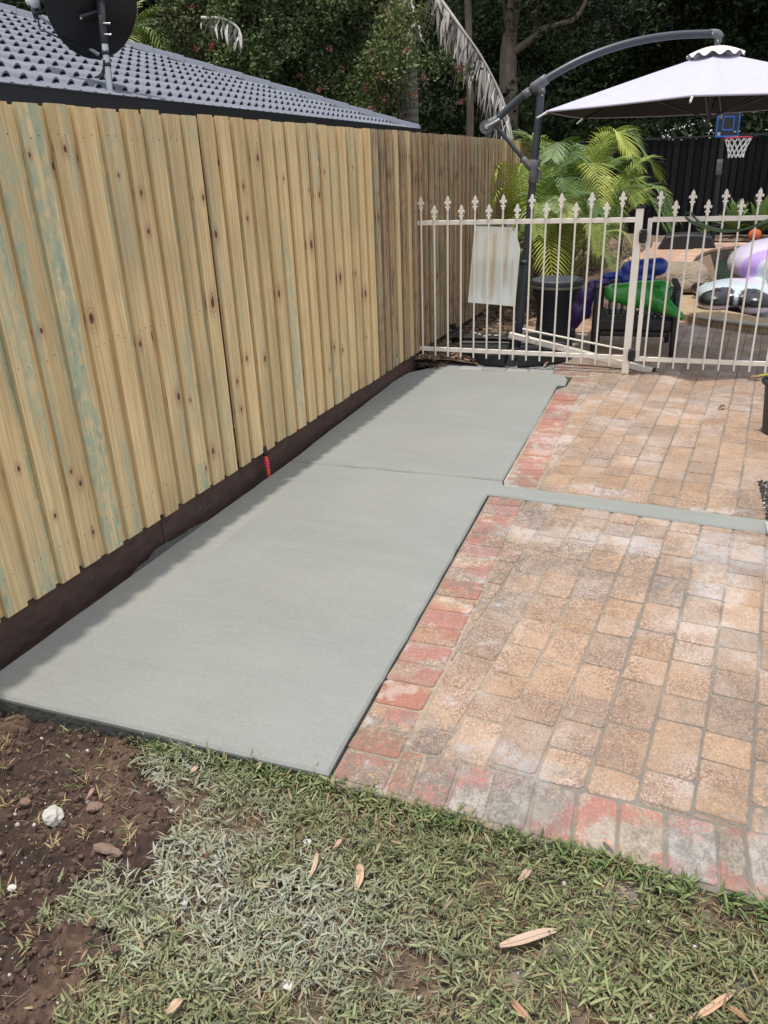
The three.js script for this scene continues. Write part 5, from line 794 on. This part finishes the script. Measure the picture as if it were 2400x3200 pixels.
// agaves by the black fence
for (const [px, py, n, s] of [[2290, 745, 34, 0.75], [2370, 748, 34, 0.8], [2200, 738, 12, 0.35]]) {
  const p = at(px, py, DECK); p.z = Math.max(p.z, -17.6); const t = thing('agave', px < 2250 ? 'small agave rosette at the foot of the black fence' : px < 2330 ? 'broad green agave rosette between hoop pole and basketball' : 'broad green agave rosette right behind the orange basketball', 'plant', [p.x * (p.z / at(px, py, DECK).z), DECK, p.z], 0, 'agaves along the black fence');
  for (let i = 0; i < n; i++) { const a = i * 2.4, k = i / n, d = V3(Math.cos(a), 0, Math.sin(a)), r = s * lerp(0.65, 0.2, k), h = s * lerp(0.25, 0.95, k); mesh('leaf', flatLeaf([V3(0, s * 0.15, 0), V3(0, s * 0.15 + h * 0.55, 0).addScaledVector(d, r * 0.5), V3(0, s * 0.1 + h, 0).addScaledVector(d, r)], 0.075 * s / 0.75, 8), pick([agaveA, agaveB]), t); }
}
// bark chips and stones on the bed
{
  const chip = new THREE.BoxGeometry(1, 0.18, 0.35), l = [], c = [];
  for (let i = 0; i < 5200; i++) { const z = -Math.pow(rnd(), 1.5) * 9 - 6.85, e = bedEdge(z), x = z > -7 ? rr(-2.25, -1.98) : e - Math.pow(rnd(), 1.3) * 1.2; if (x < -2.25 + (-z - 7) * 0.03) continue; const k = rr(0.5, 1.5); l.push([x, gy(x, z) + 0.03 + 0.04 * sstep(e, e - 0.5, x) + rr(0, 0.02), z, rr(-0.4, 0.4), rr(0, 6.28), rr(-0.4, 0.4), rr(0.018, 0.06)]); c.push(rnd() < 0.3 ? rgb(0.30 * k, 0.2 * k, 0.14 * k) : rgb(0.13 * k, 0.085 * k, 0.06 * k)); }
  for (let i = 0; i < 500; i++) { const z = rr(-6.86, -7.35), x = rr(-2.22, -1.9); const k = rr(0.5, 1.5); l.push([x, 0.0 + rr(-0.02, 0.03), z, rr(-0.4, 0.4), rr(0, 6.28), rr(-0.4, 0.4), rr(0.015, 0.045)]); c.push(rgb(0.15 * k, 0.10 * k, 0.07 * k)); }
  const o = instances('bark_mulch', chip, mat(1, 1, 1, 1), l, null, c); o.userData.label = 'brown bark chips and leaf litter on the garden bed'; o.userData.category = 'mulch';
}
// ------------------------------------------------------------------ trees
const barkMap = colourTex(128, 512, (u, v, o) => { const n = fbm(u * 26, v * 9, 241), m = fbm(u * 60, v * 30, 242), k = 0.45 + 0.9 * n * (0.6 + 0.7 * m); o[0] = 0.22 * k; o[1] = 0.175 * k; o[2] = 0.14 * k; }, 1, 0.5);
const barkM = new THREE.MeshStandardMaterial({ map: barkMap, roughness: 1, bumpMap: greyTex(128, 256, (u, v) => fbm(u * 24, v * 10, 243), 1, 0.5), bumpScale: 0.03 });
function clumpGeo(n, size, w, spread) {                          // a twig's worth of leaves
  const pos = [], idx = []; let s2 = 777 + n; const R = () => { s2 = (s2 * 1664525 + 1013904223) >>> 0; return s2 / 4294967296; };
  for (let i = 0; i < n; i++) { const c = V3((R() - 0.5) * spread, (R() - 0.5) * spread, (R() - 0.5) * spread), d = V3(R() - 0.5, (R() - 0.5) * 0.7 - 0.1, R() - 0.5).normalize(), a = V3(R() - 0.5, R() - 0.2, R() - 0.5), b = new THREE.Vector3().crossVectors(d, a).normalize(), nn = new THREE.Vector3().crossVectors(b, d), k = pos.length / 3, l = size * (0.7 + 0.6 * R());
    const pt = (u, v, h) => { const q = c.clone().addScaledVector(d, u * l).addScaledVector(b, v * l * w).addScaledVector(nn, h * l); pos.push(q.x, q.y, q.z); }; pt(0, 0, 0); pt(0.4, 0.5, 0.06); pt(0.4, -0.5, 0.06); pt(1, 0, -0.08); pt(0.45, 0, -0.02); idx.push(k, k + 4, k + 1, k, k + 2, k + 4, k + 1, k + 4, k + 3, k + 4, k + 2, k + 3); }
  const g = new THREE.BufferGeometry(); g.setAttribute('position', new THREE.Float32BufferAttribute(pos, 3)); g.setIndex(idx); g.computeVertexNormals(); return g;
}
const leafM = new THREE.MeshPhysicalMaterial({ color: 0xffffff, roughness: 0.62, specularIntensity: 0.35, side: THREE.DoubleSide, transmission: 0.15, thickness: 0 });
function foliage(parent, lobes, count, geo, base, sz, shellBias = 0.55) {  // lobes: [x, y, z, rx, ry, rz]
  const tot = lobes.reduce((s, l) => s + l[3] * l[4] * l[5], 0), list = [], cols = [];
  for (const l of lobes) { const n = Math.round(count * l[3] * l[4] * l[5] / tot), tone = rr(0.5, 1.4), hue = rr(-0.15, 0.15);
    for (let i = 0; i < n; i++) { const u = rr(-1, 1), a = rr(0, 6.283), q = Math.sqrt(1 - u * u), rad = Math.pow(rnd(), shellBias * 0.6) * (0.75 + 0.4 * noise(u * 3 + l[0], a * 2 + l[1], 251)); const x = l[0] + q * Math.cos(a) * rad * l[3], y = l[1] + u * rad * l[4], z = l[2] + q * Math.sin(a) * rad * l[5]; if (noise(x * 2.2 + 9, y * 2.2 + z * 1.7, 252) < 0.4) continue; list.push([x, y, z, rr(0, 6.28), rr(0, 6.28), rr(0, 6.28), rr(0.75, 1.3) * sz]); const k = rr(0.6, 1.4) * tone * (0.45 + 1.1 * noise(x * 1.4 + 3, y * 1.4 + z, 253)); cols.push(rgb(base[0] * k * (1 + hue), base[1] * k, base[2] * k)); } }
  return instances('crown', geo, leafM, list, parent, cols);
}
const roundLeaf = clumpGeo(12, 0.075, 0.62, 0.26), gumLeaf = clumpGeo(12, 0.15, 0.3, 0.45), bigLeaf = clumpGeo(14, 0.16, 0.45, 0.6);
{ // crepe myrtle above the roof
  const b = [-5.2, 0, -16.2], t = thing('crepe_myrtle', 'leafy tree with small pink flowers behind the tiled roof', 'tree', b);
  const L = (px, py, z, r) => { const p = atZ(px, py, z); return [p.x - b[0], p.y - b[1], p.z - b[2], r[0], r[1], r[2]]; };
  const lobes = [L(640, 90, -15.6, [1.0, 0.8, 0.9]), L(600, -60, -15.9, [1.0, 0.7, 0.9]), L(800, 60, -15.8, [1.1, 1.0, 1]), L(760, 190, -15.3, [0.8, 0.5, 0.7]), L(920, 180, -15.6, [1.0, 0.8, 0.9]), L(880, -40, -16.3, [1.3, 0.9, 1]), L(1060, 110, -16.1, [1.1, 1.0, 1]), L(1080, 260, -15.5, [0.9, 0.6, 0.8]), L(1200, 220, -15.6, [0.8, 0.7, 0.8]), L(1260, 110, -15.8, [0.55, 0.6, 0.6]), L(1290, 270, -15.1, [0.6, 0.55, 0.6]), L(1240, 340, -15.0, [0.55, 0.4, 0.5]), L(1400, 210, -15.2, [0.5, 0.28, 0.5]), L(1370, 300, -15.0, [0.45, 0.3, 0.4]), L(1100, -30, -16.5, [1.0, 0.8, 1]), L(1000, 340, -16, [1, 0.5, 0.8])];
  foliage(t, lobes, 6400, roundLeaf, [0.085, 0.115, 0.04], 1);
  for (const [px, py, z, r] of [[900, 60, -16, 0.05], [1060, 130, -16, 0.05], [700, 80, -16, 0.04], [1230, 200, -15.8, 0.035], [1120, 330, -16, 0.03]]) { const e = atZ(px, py, z); mesh('branch', limb([V3(0, 0.6, 0), V3((e.x - b[0]) * 0.4, (e.y - b[1]) * 0.55, (e.z - b[2]) * 0.4), V3(e.x - b[0], e.y - b[1], e.z - b[2])], [r * 1.8, r, r * 0.4], 7), barkM, t); }
  mesh('trunk', limb([V3(0, -0.2, 0), V3(0.05, 0.8, 0)], [0.16, 0.12], 10), barkM, t);
  const fl = [], fc = []; for (let i = 0; i < 34; i++) { const l = pick(lobes), a = rr(0, 6.28), u = rr(-0.6, 1), q = Math.sqrt(1 - Math.min(1, u * u)); const x = l[0] + Math.cos(a) * q * l[3] * 1.02, y = l[1] + u * l[4] * 1.02, z = l[2] + Math.abs(Math.sin(a)) * q * l[5] * 1.02; for (let k = 0; k < 3; k++) { fl.push([x + rr(-0.04, 0.04), y + rr(-0.04, 0.04), z + rr(-0.04, 0.04), rr(0, 6), rr(0, 6), 0, rr(0.22, 0.36)]); fc.push(rnd() < 0.8 ? rgb(0.55, 0.12, 0.2) : rgb(0.5, 0.14, 0.05)); } }
  instances('flowers', roundLeaf, leafM, fl, t, fc);
}
{ // tall palm with hanging dead fronds
  const base = atZ(1285, 430, -17.5), b = [base.x, 0, -17.5], t = thing('tall_palm', 'tall palm with hanging grey dead fronds behind the crepe myrtle', 'palm', b);
  const L = (px, py, z) => { const p = atZ(px, py, z); return V3(p.x - b[0], p.y - b[1], p.z - b[2]); };
  const grey = [mat(0.36, 0.33, 0.30, 0.9), mat(0.22, 0.19, 0.17, 0.9), mat(0.52, 0.49, 0.46, 0.9)];
  mesh('trunk', limb([V3(0, -0.2, 0), L(1280, 250, -17.5), L(1262, -60, -17.5)], [0.19, 0.17, 0.15], 14), new THREE.MeshStandardMaterial({ color: rgb(0.17, 0.155, 0.14), roughness: 1, bumpMap: greyTex(64, 256, (u, v) => 0.5 + 0.4 * Math.sin(v * 150) + 0.2 * noise(u * 20, v * 20, 261), 1, 0.3), bumpScale: 0.03 }), t);
  const droopFrond = (pts, half, n) => { const c = new THREE.CatmullRomCurve3(pts), parts = [limb(pts, [0.028, 0.02, 0.02, 0.02], 8, 5)]; for (let i = 1; i < n; i++) { const u = i / n, p = c.getPoint(u), l = half * rr(0.6, 1.1) * Math.sin(Math.PI * clamp(0.15 + 0.8 * u)), o = V3(rr(-0.3, 0.12), 0, rr(-0.2, 0.2)); parts.push(flatLeaf([p, p.clone().addScaledVector(o, 0.6).add(V3(-0.02, -l * 0.4, 0)), p.clone().add(o).add(V3(rr(-0.1, 0.05), -l, 0))], rr(0.014, 0.034), 5)); } return join(parts); };
  mesh('dead_frond', droopFrond([L(1350, -40, -16.6), L(1420, 60, -16.3), L(1500, 170, -16.1), L(1560, 290, -16), L(1600, 440, -15.95), L(1612, 520, -15.9)], 0.85, 230), grey[0], t);
  mesh('dead_frond', droopFrond([L(1365, -20, -16.7), L(1430, 70, -16.35), L(1510, 190, -16.12), L(1570, 310, -16.02), L(1605, 450, -15.97)], 0.62, 190), grey[2], t);
  for (let i = 0; i < 7; i++) { const x = 1215 + i * 12; mesh('dead_frond', droopFrond([L(x + 10, -80, -17.4), L(x, 0, -17.2), L(x - 4 + i * 4, 70, -17.1), L(x + i * 5, 130, -17)], 0.6, 30), pick(grey), t); }
  mesh('dead_frond', droopFrond([L(630, 55, -14.9), L(700, 60, -14.8), L(745, 90, -14.8), L(755, 140, -14.7)], 0.45, 36), grey[2], t);
}
{ // gum tree
  const base = atZ(1600, 470, -20), b = [base.x, 0, -20], t = thing('gum_tree', 'tall gum tree with a forked brown trunk behind the umbrella', 'tree', b);
  const L = (px, py, z) => { const p = atZ(px, py, z); return V3(p.x - b[0], p.y - b[1], p.z - b[2]); };
  mesh('trunk', limb([V3(0, -0.2, 0), L(1590, 330, -20), L(1588, 180, -20), L(1600, 60, -20), L(1625, -120, -20), L(1650, -420, -20)], [0.24, 0.22, 0.19, 0.16, 0.14, 0.08], 14, 4), barkM, t);
  for (const [pts, r] of [[[L(1600, 165, -20), L(1650, 130, -19.9), L(1690, 95, -19.8), L(1740, 78, -19.7), L(1800, 55, -19.6), L(1850, -40, -19.6)], [0.10, 0.08, 0.075, 0.06, 0.05, 0.03]], [[L(1585, 150, -20), L(1580, 60, -20), L(1570, -40, -20)], [0.05, 0.045, 0.03]], [[L(1592, 270, -19.9), L(1625, 245, -19.8)], [0.04, 0.02]], [[L(1665, 125, -19.9), L(1675, 40, -20), L(1690, -20, -20.2)], [0.03, 0.025, 0.015]]]) mesh('branch', limb(pts, r, 8, 4), barkM, t);
  const lobe = (px, py, z, r) => { const p = L(px, py, z); return [p.x, p.y, p.z, ...r]; };
  foliage(t, [lobe(1520, 30, -20.5, [1.2, 0.6, 0.8]), lobe(1680, 20, -20.5, [1.2, 0.7, 0.9]), lobe(1880, 40, -20, [1.6, 0.9, 1]), lobe(1600, -150, -20, [2.4, 1.4, 1.6]), lobe(1760, 150, -20.5, [0.9, 0.5, 0.8])], 1500, gumLeaf, [0.05, 0.075, 0.028], 1);
}
for (const [px, z, r, lab] of [[1462, -19.2, 0.10, 'slender bare grey trunk between the palm and the gum tree'], [420, -19, 0.13, 'ringed palm trunk standing behind the satellite dish'], [2010, -27, 0.16, 'dark trunk in the bush beyond the black fence']]) {
  const base = atZ(px, 480, z), t = thing('forest_tree', lab, 'tree', [base.x, 0, z]); const q = atZ(px - 10, -100, z); mesh('trunk', limb([V3(0, -0.2, 0), V3((q.x - base.x) * 0.5 + 0.1, q.y * 0.5, 0), V3(q.x - base.x, q.y + 1, 0)], [r, r * 0.85, r * 0.7], 10, 4), barkM, t); foliage(t, [[0, q.y + 1.5, 0, 1.8, 1.2, 1.6]], 350, gumLeaf, [0.07, 0.11, 0.035], 1);
}
{ // fan of dark palm fronds left of the crepe myrtle
  const p = atZ(410, 260, -17), t = thing('dark_palm', 'dark green palm behind the satellite dish', 'palm', [p.x, 0, -17]);
  mesh('trunk', limb([V3(0, -0.2, 0), V3(0, p.y + 0.6, 0)], [0.12, 0.1], 10), barkM, t);
  for (let i = 0; i < 16; i++) { const a = i * 2.4; mesh('frond', frondGeo(arch(V3(0, p.y + 0.5 + rr(-0.4, 0.8), 0), V3(Math.cos(a), 0, Math.sin(a)), rr(1.3, 2), rr(0.2, 0.9), rr(0.5, 1.2)), 0.5, 30, 0.35, 0.018), pick(palmDark), t); }
}
// the bush behind: one dark mass of foliage and undergrowth
{
  const lobes = []; for (let i = 0; i < 150; i++) { const px = rr(-700, 3000), z = rr(-22, -33), py = rr(-500, 470), p = atZ(px, py, z); lobes.push([p.x, Math.max(0.6, p.y), z, rr(1.1, 2.4), rr(0.8, 1.7), rr(0.9, 1.6)]); }
  for (let i = 0; i < 34; i++) { const p = atZ(rr(-100, 760), rr(-250, 170), rr(-20, -23)); lobes.push([p.x, p.y, p.z, rr(0.9, 1.5), rr(0.7, 1.2), 0.8]); }
  for (let i = 0; i < 26; i++) { const p = atZ(rr(1300, 2500), rr(330, 470), rr(-19.5, -21)); lobes.push([p.x, p.y, p.z, rr(0.6, 1.1), rr(0.4, 0.8), 0.7]); }
  const o = foliage(null, lobes, 48000, bigLeaf, [0.024, 0.04, 0.012], 1.0); o.name = 'bushland'; o.userData.label = 'dark dense bush filling the background'; o.userData.category = 'bush';
  const backdrop = sheet(-60, 50, -30, -80, 2.2, (x, z) => -0.2 + 26 * sstep(-31, -60, z) + 5 * fbm(x * 0.2, z * 0.2, 271)); structure(mesh('added_backdrop_hill', backdrop, new THREE.MeshPhysicalMaterial({ color: rgb(0.009, 0.012, 0.006), roughness: 1, specularIntensity: 0 })));  // added near-black slope, keeps sky from showing through the bush
}
// ------------------------------------------------------------------ litter on the lawn
function gumLeafThing(a, b, w, y, col, label, curl = 0.012) {
  const A = at(...a, y), B = at(...b, y), m = A.clone().add(B).multiplyScalar(0.5), t = thing('gum_leaf', label, 'leaf', [m.x, y, m.z]), D = B.clone().sub(A), s = V3(-D.z, 0, D.x).normalize();
  const ctl = [A.clone().sub(m), D.clone().multiplyScalar(-0.2).addScaledVector(s, 0.008).add(V3(0, curl, 0)), D.clone().multiplyScalar(0.18).addScaledVector(s, 0.006).add(V3(0, curl * 1.2, 0)), B.clone().sub(m).add(V3(0, 0.004, 0))];
  mesh('blade', flatLeaf(ctl, w, 14), mat(...col, 0.7), t); mesh('midrib', limb(ctl.map(p => p.clone().add(V3(0, 0.0006, 0))), [0.0012, 0.0009, 0.0004], 5, 5), mat(col[0] * 0.88, col[1] * 0.84, col[2] * 0.8, 0.8), t);
}
const tanL = [0.50, 0.33, 0.22], brn = [0.33, 0.17, 0.09], pnk = [0.48, 0.30, 0.22], LY = LAWN + 0.035;
gumLeafThing([1562, 2956], [1752, 2908], 0.0135, LY, [0.47, 0.34, 0.25], 'large pale gum leaf lying on open lawn');
gumLeafThing([2150, 3190], [2300, 3098], 0.0085, LY, [0.48, 0.31, 0.2], 'long curled tan gum leaf crossing another dry leaf');
gumLeafThing([2262, 3135], [2340, 3200], 0.007, LY, brn, 'thin brown gum leaf under the long curled one');
gumLeafThing([1600, 3120], [1670, 3215], 0.0085, LY, [0.36, 0.2, 0.12], 'narrow reddish brown gum leaf curled on the grass');
gumLeafThing([1112, 2782], [1122, 2702], 0.0105, LY, tanL, 'upright tan gum leaf with a dark spot on the grass');
gumLeafThing([965, 2745], [992, 2665], 0.006, LY, [0.5, 0.36, 0.24], 'slim pale gum leaf on the dusty grass');
gumLeafThing([1040, 2652], [1070, 2625], 0.006, LY, pnk, 'small pinkish dry leaf on the dusty grass');
gumLeafThing([590, 2420], [624, 2400], 0.008, LY, pnk, 'short pink dry leaf near the slab edge');
gumLeafThing([268, 2500], [297, 2465], 0.006, LAWN + 0.01, [0.34, 0.22, 0.17], 'curled dry leaf lying on bare soil');
gumLeafThing([520, 3165], [572, 3125], 0.011, LY, [0.48, 0.33, 0.22], 'crumpled tan leaf on the whitened grass');
gumLeafThing([1620, 2752], [1655, 2718], 0.010, LY, [0.38, 0.26, 0.19], 'folded grey brown leaf in the mid lawn');
gumLeafThing([1890, 2620], [1918, 2658], 0.008, 0.006, pnk, 'pink dry leaf resting on the paving edge');
gumLeafThing([2245, 1279], [2262, 1273], 0.012, 0.004, [0.12, 0.07, 0.05], 'dark curled leaf lying on the far pavers', 0.02);
gumLeafThing([2335, 1184], [2378, 1186], 0.02, 0.006, brn, 'brown leaf beside the black pot', 0.02);
gumLeafThing([1700, 1146], [1715, 1128], 0.014, 0.01, [0.4, 0.27, 0.17], 'pale leaf on the red bricks beneath the pool fence', 0.02);
// stones and lumps
function lump(name, px, py, y, r, sc, col, label, cat) { const p = at(px, py, y), sd = Math.round(px); let g = mergeVertices(new THREE.IcosahedronGeometry(1, 3).deleteAttribute('normal').deleteAttribute('uv')); const q = g.attributes.position; for (let i = 0; i < q.count; i++) { const x = q.getX(i), yy = q.getY(i), z = q.getZ(i), k = 0.55 + 0.85 * fbm(x * 1.5 + sd, yy * 1.5 + z * 1.3, 281, 3) + 0.2 * (fbm(x * 5 + z * 3, yy * 5 + sd, 282) - 0.5); q.setXYZ(i, x * k * r * sc[0], yy * k * r * sc[1], z * k * r * sc[2]); } g.computeVertexNormals(); const o = mesh(name, g, new THREE.MeshStandardMaterial({ color: rgb(...col), roughness: 0.95, flatShading: true }), null); o.position.set(p.x, y + r * sc[1] * 0.45, p.z); tag(o, label, cat); return o; }
lump('concrete_lump', 168, 2560, LAWN - 0.01, 0.03, [1.05, 0.95, 0.9], [0.52, 0.49, 0.44], 'broken whitish concrete lump on the bare soil', 'rubble');
lump('stone', 503, 2395, LAWN, 0.017, [1.1, 0.8, 0.9], [0.24, 0.15, 0.11], 'small reddish brown stone near the slab edge', 'stone');
lump('stone', 80, 2508, LAWN - 0.01, 0.016, [1.2, 0.5, 0.9], [0.2, 0.13, 0.1], 'flat brown stone by the concrete lump', 'stone');
lump('stone', 298, 2525, LAWN - 0.01, 0.022, [1.1, 0.5, 0.9], [0.22, 0.14, 0.105], 'rounded brown stone half buried in soil', 'stone');
lump('stone', 335, 2660, LAWN, 0.03, [1.5, 0.4, 0.5], [0.21, 0.14, 0.11], 'long flat brown stone on the soil', 'stone');
lump('soil_clod', 648, 2678, LAWN + 0.02, 0.010, [1, 0.9, 1], [0.12, 0.06, 0.04], 'single brown soil clod on the dusty grass', 'clod');
lump('concrete_chip', 900, 3080, LAWN + 0.018, 0.016, [1.3, 0.4, 0.8], [0.55, 0.53, 0.5], 'flat white concrete chip near the twig', 'rubble');
lump('concrete_chip', 580, 2822, LAWN + 0.018, 0.008, [0.8, 0.6, 1.3], [0.58, 0.57, 0.56], 'small pale concrete chip on the dusty grass', 'rubble');
lump('concrete_chip', 960, 2630, LAWN + 0.02, 0.010, [1.2, 0.4, 0.9], [0.5, 0.49, 0.46], 'grey cement crumb on the green grass', 'rubble');
lump('concrete_chip', 36, 2776, LAWN, 0.010, [1.2, 0.6, 0.9], [0.55, 0.52, 0.48], 'white mortar chip on the soil', 'rubble');
{ const a = at(830, 3170, LY), b = at(1010, 2980, LY), o = a.clone(); tag(mesh('twig', limb([V3(0, 0, 0), b.clone().sub(a).multiplyScalar(0.5).add(V3(0.01, 0.008, 0)), b.clone().sub(a)], [0.0022, 0.0018, 0.001], 6, 6), mat(0.3, 0.27, 0.14, 0.8)), 'thin bent twig lying on the grass', 'twig').position.copy(o); }

scene.traverse(o => { if (o.isMesh) { o.castShadow = true; o.receiveShadow = true; } });
renderer.render(scene, camera);
